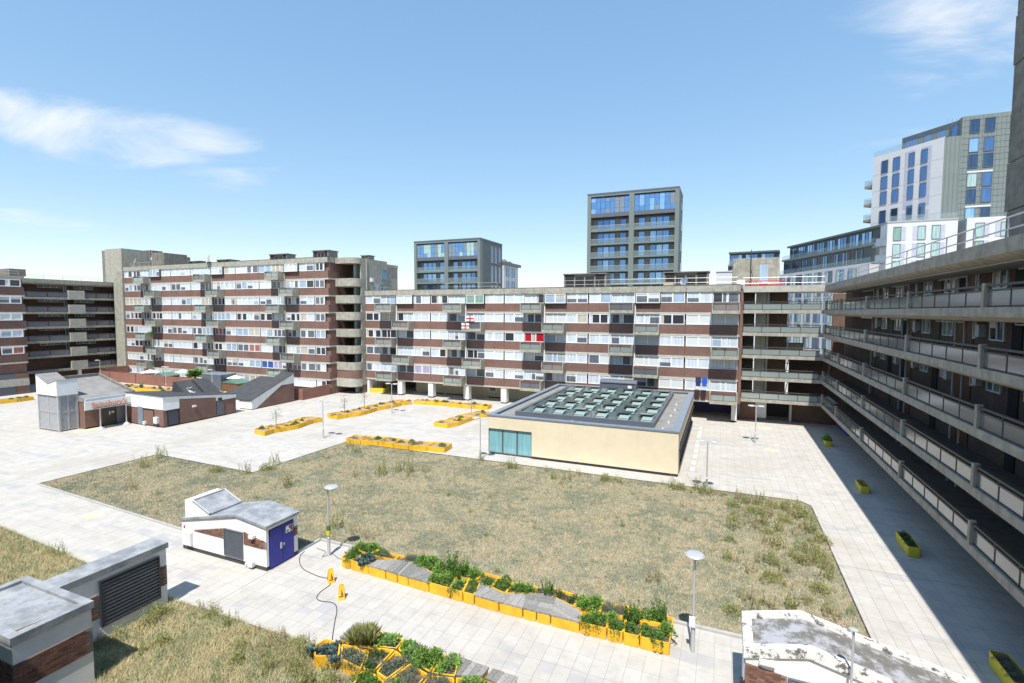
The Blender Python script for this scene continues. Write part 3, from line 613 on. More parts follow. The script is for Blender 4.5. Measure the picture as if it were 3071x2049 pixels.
# ================================================================== left block (seven storeys)
YL = 60.6; F = ('y', -1, YL)
JL = [-106.8, -98.8, -93.2, -87.8, -82.2, -76.5, -71.0, -65.2, -59.1, -56.32]
UL = {1, 4, 7}
left = thing('apartment_block', (-80, YL, 0), 'tallest brick apartment block with eight window rows, behind the red garden wall', 'apartment block')
build('core', MB().box(JL[0], JL[-1]-0.002, YL+0.3, YL+12, 0, 20.5), 'brick', left)
build('roof', MB().box(JL[0]+0.1, JL[-1]-0.2, YL+0.35, YL+11.8, 20.5, 20.8), 'roof_felt', left)
for r in range(8):
    zb = 18.1-2.622*r
    for k in range(9):
        u0, u1 = JL[k], JL[k+1]; last = (k+1) in UL; first = k in UL; rr = (r % 2 == 0); w = u1-u0
        if r < 7:
            build('brick_panel', MB().box(u0+0.012, u1-0.012, YL, YL+0.29, zb+0.002, zb+1.13), 'brick', left)
            build('concrete_band', MB().box(u0+0.004, u1-0.004, YL-0.05, YL+0.295, zb-0.21, zb), 'band', left)
        wz0, wz1 = zb+1.16, zb+2.38
        if w < 3.5: subs = [(u0+0.1, u1-0.75, 2)]
        elif w > 7: subs = [(u0+0.1, u0+2.5, 2), (u0+2.54, u1-3.02, 2), (u1-2.95, u1-0.1, 3)]
        elif first: subs = [(u0+0.1, u0+2.95, 3), (u0+3.0, u1-0.1, 2)]
        elif last: subs = [(u0+0.1, u1-3.0, 2), (u1-2.95, u1-0.1, 3)]
        else: subs = [(u0+0.1, (u0+u1)/2-0.02, 2), ((u0+u1)/2+0.02, u1-0.1, 2)]
        for i, (a, c, n) in enumerate(subs):
            bal = (rr and last and i == len(subs)-1) or ((not rr) and first and i == 0)
            under = (r > 0) and (((not rr) and last and i == len(subs)-1) or (rr and first and i == 0))
            off = 0.2 if (r == 0 and first and i == 0) else (-0.22 if under else -0.06)
            pan = rp(n, 0.4 if under else 0.0)  # more dark panes under balconies, painting in their shade
            if r == 5 and k == 5: pan = ['pane_mid', 'pane_rose'][:1]*n if i == 0 else ['pane_rose']*n
            if r == 6 and k == 6: pan = ['pane_royal']*n if i == 0 else pan
            window(left, F, a, c, wz0, wz1, n, pan, off=off, fw=0.09, mull=0.15)
            if off > 0.1:
                s = MB(); s.box(*fb(F, a-0.09, a-0.005, 0, off+0.14, wz0-0.1, wz1+0.04)); s.box(*fb(F, c+0.005, c+0.09, 0, off+0.14, wz0-0.1, wz1+0.04)); s.box(*fb(F, a-0.004, c+0.004, 0, off+0.14, wz0-0.1, wz0-0.005)); build('window_box', s, 'rail_brown', left)
            if bal and r < 7: balcony(left, F, u1-2.95 if rr else u0+0.05, u1-0.03 if rr else u0+2.98, zb-0.15, random.choice(['frosted', 'frosted', 'clear_glass', 'sky_pane']), dep=1.45)
        build('window_head', MB().box(u0+0.02, u1-0.02, YL-0.02, YL+0.28, zb+2.385, zb+2.41), 'concrete_pale', left)
    if 0 < r < 7: build('end_band', MB().box(JL[-1]+0.001, JL[-1]+0.05, YL-0.05, 62.1, zb-0.21, zb), 'band', left)
    if r == 0: build('end_band', MB().box(JL[-1]+0.001, JL[-1]+0.05, YL-0.05, 62.1, zb-0.21, zb), 'band', left)
for k in range(9): build('parapet_panel', MB().box(JL[k]+0.02, JL[k+1]-0.02, YL-0.12, YL+0.28, 20.52, 21.33), 'concrete', left)
build('coping', MB().box(JL[0], JL[-1]+0.1, YL-0.15, YL+0.30, 21.333, 21.37), 'dark_metal', left); build('end_parapet', MB().box(JL[-1]-0.1, JL[-1]+0.12, YL+0.32, 62.1, 20.52, 21.33), 'concrete', left)
for k in (1, 4, 7): build('downpipe', MB().box(JL[k]-0.08, JL[k]+0.08, YL-0.2, YL-0.02, 2.2, 20.5), 'concrete_pale', left)
build('corner_pier', MB().box(-109.6, -106.82, YL-0.35, YL+8, 0, 20.6), 'concrete', left)
# stair end: curved galleries and concrete flank wall
XS = -52.5
def ring(z0, z1, mat, name='gallery_parapet', y=62.05, r=1.35, th=0.18, x0=-56.26, yend=63.6, bulge=0.0):
    pts = [(x0, y)]+[(XS-r+r*math.sin(a)+bulge*0, y+r-r*math.cos(a)) for a in [R_(9*i) for i in range(11)]]+[(XS, yend)]
    inn = [(x0, y+th)]+[(XS-r+(r-th)*math.sin(a), y+r-(r-th)*math.cos(a)) for a in [R_(9*i) for i in range(11)]]+[(XS-th, yend)]
    m = MB()
    for a, b, c, d in zip(pts, pts[1:], inn[1:], inn): m.prism([a, b, c, d], z0, z1)
    return build(name, m, mat, left, smooth=False)
ring(20.4, 21.3, 'concrete')
for k in range(6): ring(16.85-2.622*k, 18.1-2.622*k, 'concrete')
ring(2.45, 3.7, 'brick', 'brick_skirt', y=62.12, r=1.25); ring(1.15, 2.44, 'concrete_pale', 'pale_skirt', y=61.95, r=1.6)
for k in range(8): build('landing', MB().prism([(-56.2, 62.3), (-53.9, 62.3), (-53.0, 62.9), (-52.75, 63.6), (-52.75, 66), (-56.2, 66)], 16.7-2.622*k, 16.84-2.622*k), 'concrete_dark', left)
build('flank_wall', MB().box(XS-0.25, XS, 63.62, 70.2, 1.3, 21.3), 'concrete', left)
build('flank_base', MB().box(XS-0.5, XS-0.02, 63.9, 70.2, 0, 1.299), 'brick_dark', left); build('rear_mass', MB().box(-56.3, XS-0.26, 66.1, 73.5, 0, 20.4), 'concrete', left)
build('stair_back_wall', MB().box(-56.3, -53.9, 65.7, 66.05, 0, 20.4), 'brick_dark', left); build('stair_fin', MB().box(-53.88, -53.5, 63.5, 66.05, 0, 20.4), 'stair_green', left)
build('stair_roof', MB().prism([(-56.3, 62.1), (-54, 62.1), (-52.9, 62.7), (-52.6, 63.6), (-52.6, 73.4), (-56.3, 73.4)], 20.41, 20.9), 'concrete', left)
for k in range(6):   # raking formwork lines of the stair
    z = 17.4-2.622*k; m = MB()
    m.face([(XS+0.012, 63.7, z-0.6), (XS+0.012, 66.6, z+1.3), (XS+0.012, 66.6, z+1.36), (XS+0.012, 63.7, z-0.54)]); m.face([(XS+0.012, 63.7, z-0.1), (XS+0.012, 66.6, z+1.8), (XS+0.012, 66.6, z+1.86), (XS+0.012, 63.7, z-0.04)]); build('formwork_line', m, 'concrete_dark', left)
rear = MB().box(XS+0.02, XS+0.3, 64.9, 65.0, 16.2, 21.2); build('downpipe', MB().box(XS+0.005, XS+0.12, 64.75, 64.9, 16.3, 21.3), 'concrete_pale', left)
window(left, ('x', 1, XS), 68.7, 69.9, 18.2, 19.9, 1, ['tower_sky'], frame='slate_light', off=0.01); window(left, ('x', 1, XS), 68.5, 69.9, 15.95, 17.4, 2, ['pane_dark', 'pane_blue'], frame='slate_light', off=0.01)
build('door', MB().box(XS+0.003, XS+0.06, 66.9, 67.9, 15.95, 17.5), 'sky_lilac', left)
railing(left, [(XS+0.6, 65.4), (XS+0.6, 69.9)], 15.95, (0.5, 1.0), 2.2)
tag(build('air_conditioner', MB().box(XS+0.004, XS+0.4, 65.7, 66.3, 17.7, 18.3), 'box_white'), 'white air conditioner box fixed to the grey flank wall of the tall block', 'air conditioner')
def dish(x, y, z, r, lab, mat='satellite', az=-0.4):
    m = MB(); d = Vector((math.sin(az), -math.cos(az), 0.35)).normalized(); a = d.cross(Vector((0, 0, 1))).normalized(); b = a.cross(d); c = Vector((x, y, z))
    rings = []
    for q in (0.02, 0.5, 1.0):
        n = len(m.v); m.v.extend([tuple(c+(a*math.cos(k*math.pi/8)+b*math.sin(k*math.pi/8))*r*q+d*(0.25*r*q*q)) for k in range(16)]); rings.append(n)
    for n, o in zip(rings, rings[1:]):
        for k in range(16): m.f.append((n+k, n+(k+1) % 16, o+(k+1) % 16, o+k)); m.mi.append(0)
    m.tube([tuple(c-d*0.02), tuple(c+d*r*0.9)], 0.03, 5); m.tube([tuple(c-d*0.05), (x, y+0.3, z-r*0.9), (x, y+0.35, z-r-0.35)], 0.04, 5)
    return tag(build('satellite_dish', m, mat), lab, 'satellite dish')
dish(-82.6, 60.4, 21.9, 0.75, 'large tan satellite dish on the parapet of the tall brick block')
dish(-106.3, 62.5, 22.6, 0.55, 'upper tan satellite dish beside the roof tank room of the tall block'); dish(-106.4, 62.2, 21.6, 0.5, 'lower tan satellite dish beside the roof tank room of the tall block'); dish(-105.4, 65, 23.3, 0.4, 'white satellite dish before the roof tank room of the tall block', 'box_white')
dish(-4.6, 64.9, 16.75, 0.5, 'dark satellite dish on the parapet of the block behind the pavilion', 'slate_light'); dish(-76.9, 58.95, 17.6, 0.32, 'white satellite dish on a balcony corner of the tall block', 'box_white')
tag(build('roof_panel', MB().box(-7.1, -5.9, 65.5, 65.6, 15.9, 16.75), 'satellite'), 'orange-tan square panel standing behind the parapet near the roof vents', 'panel')
for x in (-90.5, -83.0): vent(left, x, x+3.0, 62.2, 64.2, 20.8, 22.0)
vent(left, -69.6, -65.8, 61.6, 63.4, 20.8, 22.35); vent(left, -60.0, -56.9, 61.3, 63.4, 20.8, 22.5); railing(left, [(-106, 61.4), (-98, 61.4)], 20.8, (0.7, 1.3)); vent(left, -54.8, -53.4, 66.5, 68, 20.9, 22.1)
tank = thing('roof_tank_room', (-108, 66, 20.8), 'weathered concrete lift tower and tank room above the far corner of the tall block', 'roof hut')
build('lift_tower', MB().box(-113.2, -107.9, 60.9, 66.0, 18.0, 25.0), 'concrete', tank); build('lift_tower_flank', MB().box(-110.5, -107.6, 66.01, 68.5, 20.8, 25.2), 'concrete_dark', tank); build('fin', MB().prism([(-114.7, 61.2), (-113.25, 61.2), (-113.25, 66), (-114.7, 66)], 18.0, [24.9, 24.3, 24.3, 24.9]), 'concrete_dark', tank)
build('tank_room', MB().prism([(-111.5, 66.2), (-104.6, 66.2), (-104.2, 66.6), (-104.2, 72), (-111.5, 72)], 20.82, 24.2).prism([(-111, 66.4), (-105.0, 66.4), (-104.6, 66.9), (-104.6, 71.6), (-111, 71.6)], 24.201, 24.65), 'concrete_dark', tank)
for x, h in ((-106.8, 25.2), (-105.6, 24.6), (-106.2, 24.4)): build('aerial', MB().tube([(x, 65.9, 20.8), (x, 65.9, h)], 0.05, 5), 'concrete_pale', tank)

# ================================================================== far left block: windowed end and walkways
FX = ('x', 1, -100.2)
fl = thing('apartment_block', (-104, 44, 0), 'dark-fronted brick block with stacked walkways and white corner windows, left of the tall block', 'apartment block')
build('corner_core', MB().box(-112, -100.5, 20, 42.55, 0, 17.9), 'brick', fl)
for r in range(6):
    zb = 15.29-2.575*r; h = 1.25
    build('concrete_band', MB().box(-100.55, -100.15, 20, 42.62, zb-0.22 if r < 5 else zb-1.0, zb), 'band' if r < 5 else 'concrete_pale', fl)
    build('brick_panel', MB().box(-100.5, -100.2, 20, 42.6, zb+0.002, zb+h), 'brick', fl) if r < 5 else None
    if r < 5:
        for y in (42.2, 39.2, 36.2, 33.0): window(fl, FX, y-2.7, y, zb+h+0.03, zb+2.42, 2, rp(2), off=0.02, fw=0.12, mull=0.2)
build('concrete_band', MB().box(-100.5, -100.12, 20, 42.63, 1.3, 2.0), 'concrete_pale', fl); build('ground_brick', MB().box(-100.5, -100.2, 41.0, 42.6, 0, 3.2), 'brick', fl); build('shutter', MB().box(-100.5, -100.25, 20, 40.99, 0, 3.2), 'slate_metal', fl)
build('parapet_panel', MB().box(-100.6, -100.1, 20, 42.65, 17.75, 18.25), 'concrete', fl)
XF = -110.0
build('walkway_wall', MB().box(-120, XF-2.4, 40, 62, 0, 18.0), 'brick_dark', fl); build('end_wall', MB().box(XF-2.39, XF+0.3, 61.6, 62, 0, 18.0), 'green_roof', fl)
FZ = [15.3, 12.72, 10.13, 7.6, 4.95, 2.4]
build('roof_fascia', MB().profile([(XF, 18.45), (XF, 17.75), (XF-0.4, 17.5), (XF-2.38, 17.5), (XF-2.38, 18.45)], 'y', 43, 61.59), 'concrete', fl)
for i, z in enumerate(FZ):
    build('walkway_slab', MB().box(XF-2.38, XF, 43, 61.59, z-0.4, z), 'concrete', fl)
    build('balcony_box', MB().box(XF-0.3, XF+0.25, 52.95, 55.45, z-0.35, z+1.3), 'concrete_pale', fl)
    segs = [(44.2, 47.0), (47.05, 49.9), (49.95, 52.9), (55.5, 57.4), (57.45, 59.5), (59.55, 61.5)]
    for a, b in segs if i < 5 else segs[3:]:
        o = build('railing', MB().box(XF-0.1, XF-0.04, a, b, z+0.88, z+0.95).box(XF-0.1, XF-0.04, a, a+0.06, z, z+0.88).box(XF-0.1, XF-0.04, b-0.06, b, z, z+0.88), 'rail_brown', fl)
        cbox('glass_panel', 'frosted_dark', o, XF-0.08, XF-0.06, a+0.061, b-0.061, z+0.08, z+0.87)
    FXW = ('x', 1, XF-2.4)
    if i < 5:
        window(fl, FXW, 49.6, 53.4, z+1.72, z+2.1, 4, ['pane_mid']*4, off=0.01); window(fl, FXW, 53.4, 53.9, z+1.0, z+2.1, 1, ['pane_mid'], off=0.01); window(fl, FXW, 55.0, 58.2, z+1.65, z+2.1, 3, ['pane_mid']*3, off=0.01)
        cbox('door', 'brown_door', fl, XF-2.42, XF-2.33, 48.2, 49.3, z+0.01, z+2.05)
    else: window(fl, FXW, 58.9, 59.5, z+1.6, z+2.1, 1, ['pane_mid'], off=0.01); window(fl, FXW, 59.8, 60.4, z+1.6, z+2.1, 1, ['pane_mid'], off=0.01)
for y in (54.5, 58.5): build('column', MB().box(XF-1.0, XF-0.5, y-0.25, y+0.25, 0, 2.0), 'white_column', fl)
build('plant_room', MB().box(-104.5, -101.5, 41.5, 43.5, 18.3, 19.4), 'concrete_dark', fl); railing(fl, [(-101.2, 36), (-101.2, 42.5)], 18.25, (0.4, 0.8)); railing(fl, [(-110.4, 44), (-110.4, 61)], 18.45, (0.35, 0.7), 2.6)

# ================================================================== block the photographer stands in (behind the lens)
cb_ = thing('apartment_block', (-30, -6, 0), 'brick walkway block facing the plaza opposite the pavilion', 'apartment block')
build('wall', MB().box(-112, 22, -12, -2.4, 0, 15.3), 'brick_dark', cb_); build('roof_slab', MB().box(-112, 22, -12, 0.42, 15.35, 16.04), 'concrete', cb_)
for z in (10.72, 8.12, 5.55, 3.0): build('walkway_slab', MB().box(-112, 12.6, -2.39, 0.0, z-0.4, z), 'concrete', cb_)

# ================================================================== distant modern towers
def balcony_tower(name, x0, x1, y, yb, ztop, label, rows, left_first):
    T = thing(name, ((x0+x1)/2, y, 0), label, 'tower block'); FT = ('y', -1, y); xm = (x0+x1)/2; st = 3.0
    build('core', MB().box(x0, x1, y+1.6, yb, 0, ztop-0.3), 'cladding_grey', T)
    fr = MB(); fr.box(x0, x0+0.8, y, y+1.59, 0, ztop-0.7); fr.box(x1-0.8, x1, y, y+1.59, 0, ztop-0.7); fr.box(xm-0.55, xm+0.55, y, y+1.59, 0, ztop-0.7); fr.box(x0, x1, y, y+1.59, ztop-0.699, ztop); build('frame', fr, 'cladding_green', T)
    build('roof_edge', MB().box(x0-0.05, x1+0.05, y-0.05, yb+0.05, ztop-0.29, ztop+0.06), 'slate_metal', T)
    zt = ztop-1.0; gl = zt-4.3
    for a, b in ((x0+0.8, xm-0.55), (xm+0.55, x1-0.8)):
        n = 8; w = (b-a)/n
        for i in range(n):
            gm2 = random.choice(left_first)
            for (z0, z1) in ((gl+0.9, gl+1.9), (gl+1.93, gl+3.4), (gl+3.43, zt)):
                cbox('glass_panel', gm2 if random.random() < 0.8 else 'tower_blue', T, a+i*w+0.03, a+(i+1)*w-0.03, y+0.25, y+0.32, z0, z1)
        build('spandrel', MB().box(a, b, y+0.15, y+0.5, gl, gl+0.88), 'slate_metal', T); build('glazing_back', MB().box(a, b, y+0.34, y+1.5, gl+0.881, zt+0.3), 'dusty_dark', T)
        for r in range(rows):
            zb = gl-st*(r+1)
            build('balcony_slab', MB().box(a, b, y+0.02, y+1.58, zb-0.22, zb+0.12), 'cladding_green', T)
            cbox('balustrade', 'clear_glass', T, a+0.02, b-0.02, y+0.06, y+0.1, zb+0.121, zb+1.1); build('handrail', MB().box(a, b, y+0.04, y+0.12, zb+1.101, zb+1.16), 'galvanised', T)
            build('back_wall', MB().box(a, b, y+1.5, y+1.585, zb+0.121, zb+2.68), 'cladding_tan', T)
            W = b-a; mir = a > xm
            for (q0, q1, n) in ((0.14, 0.62, 3), (0.74, 0.91, 1)):
                if mir: q0, q1 = 1-q1, 1-q0
                window(T, ('y', -1, y+1.5), a+W*q0, a+W*q1, zb+0.15, zb+2.55, n, [random.choice(['tower_blue', 'tower_blue', 'tower_blue', 'tower_sky', 'tower_glass']) for _ in range(n)], frame='slate_metal', off=0.01, fw=0.1, mull=0.18)
    return T
TA = balcony_tower('tower_block', -78.5, -58.35, 117, 130.9, 31.9, 'low dark grey apartment tower with glazed top above the brick blocks, beside tall one', 4, ['tower_curtain', 'tower_blue', 'slate_light', 'tower_curtain'])
for z0, z1 in ((26.0, 30.6), (20.7, 25.4), (16, 20.2)):
    for y in (123.5, 125.9, 128.5): window(TA, ('x', 1, -58.35), y, y+1.4, z0, z1, 1, ['tower_glass'], frame='cladding_tan', off=0.01, fw=0.18)
ann = thing('annex_building', (-62, 136, 0), 'pale stepped annex behind the low dark grey tower', 'building'); build('wall', MB().box(-66, -58.0, 131.2, 142, 0, 26.2), 'cladding_white', ann); build('roof_edge', MB().box(-66, -57.3, 131.1, 142.8, 26.2, 27.0), 'slate_metal', ann)
for z in (23.0, 19.2):
    for y in (133, 137.2): window(ann, ('x', 1, -58.0), y, y+2.0, z, z+2.5, 1, ['tower_glass'], frame='slate_metal', off=0.01)
build('roof_garden', MB().lathe((-60, 136, 27.0), [(0.9, 0), (1.1, 0.5), (0.6, 1.1), (0.1, 1.3)], 8).lathe((-60, 140, 27.0), [(0.7, 0), (0.9, 0.4), (0.5, 0.9), (0.1, 1.0)], 8), 'leaf_grey', ann)
TB = balcony_tower('tower_block', -29.2, -9.4, 113, 122.5, 39.5, 'tall blue-glazed apartment tower with white balcony rails behind the roof vents', 6, ['tower_blue', 'tower_sky', 'slate_light', 'tower_blue'])
for z in (35.5, 31, 26.5, 22): window(TB, ('x', 1, -9.4), 118.5, 121.5, z, z+2.2, 1, ['tower_glass'], frame='slate_metal', off=0.01)
# white and green tower at the right
TC = thing('tower_block', (40, 116, 0), 'white and grey-green apartment tower rising behind the walkway block', 'tower block')
build('core', MB().box(37.67, 60, 114, 130, 0, 47.4), 'cladding_green', TC)
wn_ = Vector((-0.635, 0.773)); p0 = Vector((35.3, 114.0)); p1 = p0+wn_*13.0
gm = MB().prism([(35.3, 114.01), (37.66, 114.01), (37.66, 134), (p1.x+3, 134), (p1.x+0.2, p1.y+0.4)], 0, 44.2); build('white_core', gm, 'cladding_green', TC)
for z in np.arange(15, 47, 1.02): build('cladding_joint', MB().box(37.7, 60, 113.975, 113.995, z, z+0.025), 'cladding_grey', TC)
for x in np.arange(35.6, 50, 0.62): build('cladding_joint', MB().box(x, x+0.03, 113.98, 113.997, 14, 47.3), 'cladding_grey', TC)
for r in range(5):
    for zz in (46.75, 43.5):
        zt = zz-6.0*r
        if zt < 28: continue
        for x in (38.72, 40.8, 44.2, 46.3): window(TC, ('y', -1, 114), x, x+1.4, zt-2.4, zt, 1, [random.choice(['tower_curtain', 'tower_sky', 'tower_glass_dark', 'tower_glass'])], frame='slate_metal', off=0.02, fw=0.07)
    build('white_strip', MB().box(38.7, 42.2, 113.93, 113.96, 37.55-6*r, 37.85-6*r), 'cladding_white', TC)
ang = math.atan2(-wn_.y, -wn_.x)      # local x runs along the slanted white front from its far end
WF = thing('tower_wing', (p1.x, p1.y, 0), 'slanted white front of the tower with columns of blue windows', 'tower block', rz=ang)
build('front_panel', MB().box(0, 13.0, 0.0, 0.35, 0, 44.3), 'cladding_white', WF)
for z in (16, 19, 22, 25, 28, 31, 34.2, 37.4, 40.6): build('panel_joint', MB().box(0, 13.0, -0.012, -0.002, z, z+0.04), 'kerb', WF)
for s0, s1, strip in ((11.2, 9.9, 0), (8.9, 7.6, 0), (5.95, 4.9, -1), (3.76, 2.64, 1)):
    a, b = 13.0-s0, 13.0-s1
    if strip: build('metal_strip', MB().box(a-(0.75 if strip < 0 else 0), b+(0.6 if strip > 0 else 0), -0.03, -0.013, 32.8, 43.5), 'sky_lilac', WF); build('metal_strip', MB().box(a-(0.75 if strip < 0 else 0), b+(0.6 if strip > 0 else 0), -0.03, -0.013, 20, 32), 'sky_lilac', WF)
    for z in (41.0, 37.9, 34.9, 31.2, 28.2): window(WF, ('y', -1, 0.0), a, b, z-0.4, z+2.1, 1, [random.choice(['tower_glass', 'tower_glass', 'tower_glass_dark'])], frame='slate_metal', off=0.03, fw=0.06)
for z in (38.5, 34.8, 31.6, 28.2):
    build('balcony_slab', MB().box(-1.9, -0.02, 0.3, 4.0, z, z+0.5), 'cladding_tan', WF); build('balustrade', MB().box(-1.9, -1.85, 0.3, 4.0, z+0.51, z+1.6).box(-1.84, -0.02, 0.3, 0.35, z+0.51, z+1.6), 'clear_glass', WF)
build('terrace_rail', MB().box(0, 13.5, 0.1, 0.15, 44.31, 45.4), 'clear_glass', WF)
PH = thing('penthouse_storey', (p1.x+2.5, p1.y-0.3, 0), 'set-back grey top storey above the slanted white tower front', 'tower block', rz=ang)
build('wall', MB().box(1.6, 13.2, 1.2, 8, 44.3, 47.35), 'cladding_grey', PH)
for a, b in ((2.2, 4.6), (5.7, 7.0), (8.0, 9.4), (10.4, 11.7)): window(PH, ('y', -1, 1.2), a, b, 44.6, 46.7, 1, ['tower_glass'], frame='slate_metal', off=0.02)
LW = thing('white_wing', (33, 111, 0), 'lower white wing with tall green-curtained windows in front of the tower', 'building')
build('wall', MB().box(26.45, 36.4, 109.6, 113.9, 0, 29.0), 'cladding_white', LW); build('wall', MB().box(37.6, 48, 109.6, 113.9, 0, 29.1), 'cladding_white', LW)
build('roof_edge', MB().box(26.3, 36.5, 109.5, 113.9, 29.001, 29.2), 'kerb', LW); build('roof_rail', MB().box(26.5, 36.3, 109.7, 109.75, 29.21, 30.2), 'clear_glass', LW)
for z in (28.2, 25.2, 22.2, 19.2):
    for x, w, s in ((27.7, 1.15, 1), (31.2, 1.15, -1), (33.2, 1.2, 1), (39.1, 1.2, 1), (42.4, 1.2, -1)):
        x -= 0.35; window(LW, ('y', -1, 109.6), x, x+w, z-2.4, z, 1, [random.choice(['tower_curtain', 'tower_curtain', 'tower_glass_dark', 'pane_green'])], frame='slate_metal', off=0.02, fw=0.06)
        build('metal_strip', MB().box(x+w+0.01 if s > 0 else x-0.66, x+w+0.66 if s > 0 else x-0.01, 109.55, 109.59, z-2.4, z), 'sky_lilac', LW)
for z in (25.3, 22.3): build('balcony', MB().prism([(25.0, 110.5), (26.44, 109.7), (26.44, 113), (25.0, 113)], z-0.3, z).prism([(25.0, 110.5), (26.44, 109.7), (26.44, 109.75), (25.05, 110.55)], z+0.001, z+1.1), 'slate_light', LW)
# curved terrace building
def seg_building(label, pa, pb, z0, ztop):
    d = Vector(pb)-Vector(pa); L = d.length; B = thing('terraced_building', (pa[0], pa[1], 0), label, 'building', rz=math.atan2(d.y, d.x))
    build('podium', MB().box(0, L, 0, 9, 0, ztop-7.4), 'cladding_white', B); build('middle_storey', MB().box(0, L, 1.2, 9, ztop-7.39, ztop-3.6), 'cladding_grey', B); build('top_storey', MB().box(0.2, L-0.1, 2.6, 9, ztop-3.59, ztop-0.45), 'cladding_grey', B)
    build('roof_edge', MB().box(0, L, 1.9, 9.2, ztop-0.44, ztop), 'cladding_grey', B); build('terrace_slab', MB().box(0, L, 0.6, 1.19, ztop-4.0, ztop-3.595), 'cladding_green', B)
    build('balustrade', MB().box(0, L, 0.7, 0.74, ztop-3.594, ztop-2.6), 'clear_glass', B); build('balustrade', MB().box(0, L, 0.1, 0.14, ztop-7.39, ztop-6.3), 'clear_glass', B)
    x = 0.4
    while x < L-2.6:
        window(B, ('y', -1, 1.2), x, x+2.6, ztop-7.2, ztop-4.4, 3, [random.choice(['tower_glass_dark', 'tower_glass', 'pane_dark']) for _ in range(3)], frame='slate_metal', off=0.01, fw=0.06)
        window(B, ('y', -1, 2.6), x, x+3.0, ztop-3.3, ztop-0.8, 3, [random.choice(['tower_glass', 'tower_sky', 'tower_glass']) for _ in range(3)], frame='slate_metal', off=0.01, fw=0.06)
        for q in range(6): window(B, ('y', -1, 0), x+0.1, x+2.7, ztop-10.6-3*q, ztop-8.1-3*q, 2, [random.choice(['tower_glass', 'tower_glass_dark', 'tower_curtain']) for _ in range(2)], frame='slate_metal', off=0.01, fw=0.06)
        x += 3.9
seg_building('grey and white terraced building with slanted glass fronts behind the ribbed roof hut', (13.0, 150.0), (26.0, 118.5), 0, 30.2); seg_building('far end of the grey terraced building showing its long glazed top storey', (0.5, 151.5), (12.95, 150.1), 0, 29.6)
tag(build('white_hut', MB().box(-1.2, 1.2, 80, 84, 0, 18.9).box(-1.3, 1.3, 79.9, 84.1, 18.9, 19.05), 'cladding_white'), 'small white flat-topped building behind the ribbed concrete hut', 'building')
# ================================================================== cream pavilion with hexagonal rooflights
pv = thing('pavilion', (-11.4, 51, 0), 'low cream pavilion with a glazed hexagonal rooflight and slate-blue roof edge', 'pavilion')
PX0, PX1, PY0, PY1, PH_ = -19.75, -3.05, 41.1, 62.3, 3.55
w = MB(); w.box(-15.43, PX1, PY0, PY0+0.3, 0.22, PH_-0.02); w.box(PX0, -15.431, PY0, PY0+0.3, 2.38, PH_-0.02); w.box(PX0, PX0+0.3, PY0+0.301, PY1, 0.22, PH_-0.02); w.box(PX0+0.301, PX1-0.301, PY1-0.3, PY1, 0.22, PH_-0.02)
build('wall', w, 'cream', pv)
build('side_wall', MB().box(PX1-0.3, PX1, PY0+0.301, PY1, 2.4, PH_-0.02).box(PX1-0.3, PX1, PY0+0.301, PY0+1.2, 0.22, 2.399), 'cream', pv)
build('plinth', MB().box(-15.4, PX1-0.02, PY0+0.03, PY0+0.3, 0, 0.219).box(PX1-0.28, PX1-0.02, PY0+0.31, PY1, 0, 0.219), 'dusty_dark', pv)
for k in range(3):
    x = PX0+0.05+k*1.42; window(pv, ('y', -1, PY0+0.2), x, x+1.4, 0.12, 2.36, 1, ['pav_glass'], frame='slate_metal', fw=0.05)
for k in range(6):
    y = PY0+1.3+k*3.3; window(pv, ('x', 1, PX1-0.25), y, y+3.1, 0.15, 2.38, 2, ['tower_glass_dark']*2, frame='slate_metal', fw=0.06)
build('window_blade', MB().box(PX1+0.001, PX1+0.1, PY0+0.4, PY1, 2.0, 2.06), 'dark_metal', pv)
build('interior_floor', MB().box(PX0+0.31, PX1-0.31, PY0+0.31, PY1-0.31, 0.01, 0.1), 'tactile', pv); build('interior_wall', MB().box(PX0+0.31, -15.4, 44.0, 44.2, 0.1, 3.1), 'pav_glass', pv)
build('roof', MB().box(PX0+0.5, PX1-0.5, PY0+0.5, PY1-0.5, 3.2, 3.42), 'roof_felt', pv)
cp = MB(); cp.box(PX0-0.06, PX1+0.06, PY0-0.06, PY0+0.45, PH_-0.019, PH_+0.1); cp.box(PX0-0.06, PX0+0.5, PY0+0.451, PY1, PH_-0.019, PH_+0.1); cp.box(PX1-0.55, PX1+0.06, PY0+0.451, PY1, PH_-0.019, PH_+0.1); cp.box(PX0+0.501, PX1-0.551, PY1-0.4, PY1, PH_-0.019, PH_+0.1)
build('coping', cp, 'slate_light', pv)
for y in (44, 48.6, 53.0, 57.5): build('roof_seam', MB().box(PX0+0.52, PX1-0.6, y, y+0.05, 3.421, 3.435), 'roof_felt', pv)
SX0, SX1, SY0, SY1 = -17.6, -5.1, 42.5, 60.2
cu = MB(); cu.box(SX0, SX1, SY0, SY0+0.35, 3.43, 3.85); cu.box(SX0, SX0+0.35, SY0+0.351, SY1, 3.43, 3.85); cu.box(SX1-0.35, SX1, SY0+0.351, SY1, 3.43, 3.85); cu.box(SX0+0.351, SX1-0.351, SY1-0.35, SY1, 3.43, 3.85); build('rooflight_kerb', cu, 'slate_metal', pv)
build('rooflight_bed', MB().box(SX0+0.351, SX1-0.351, SY0+0.351, SY1-0.351, 3.43, 3.6), 'slate_metal', pv)
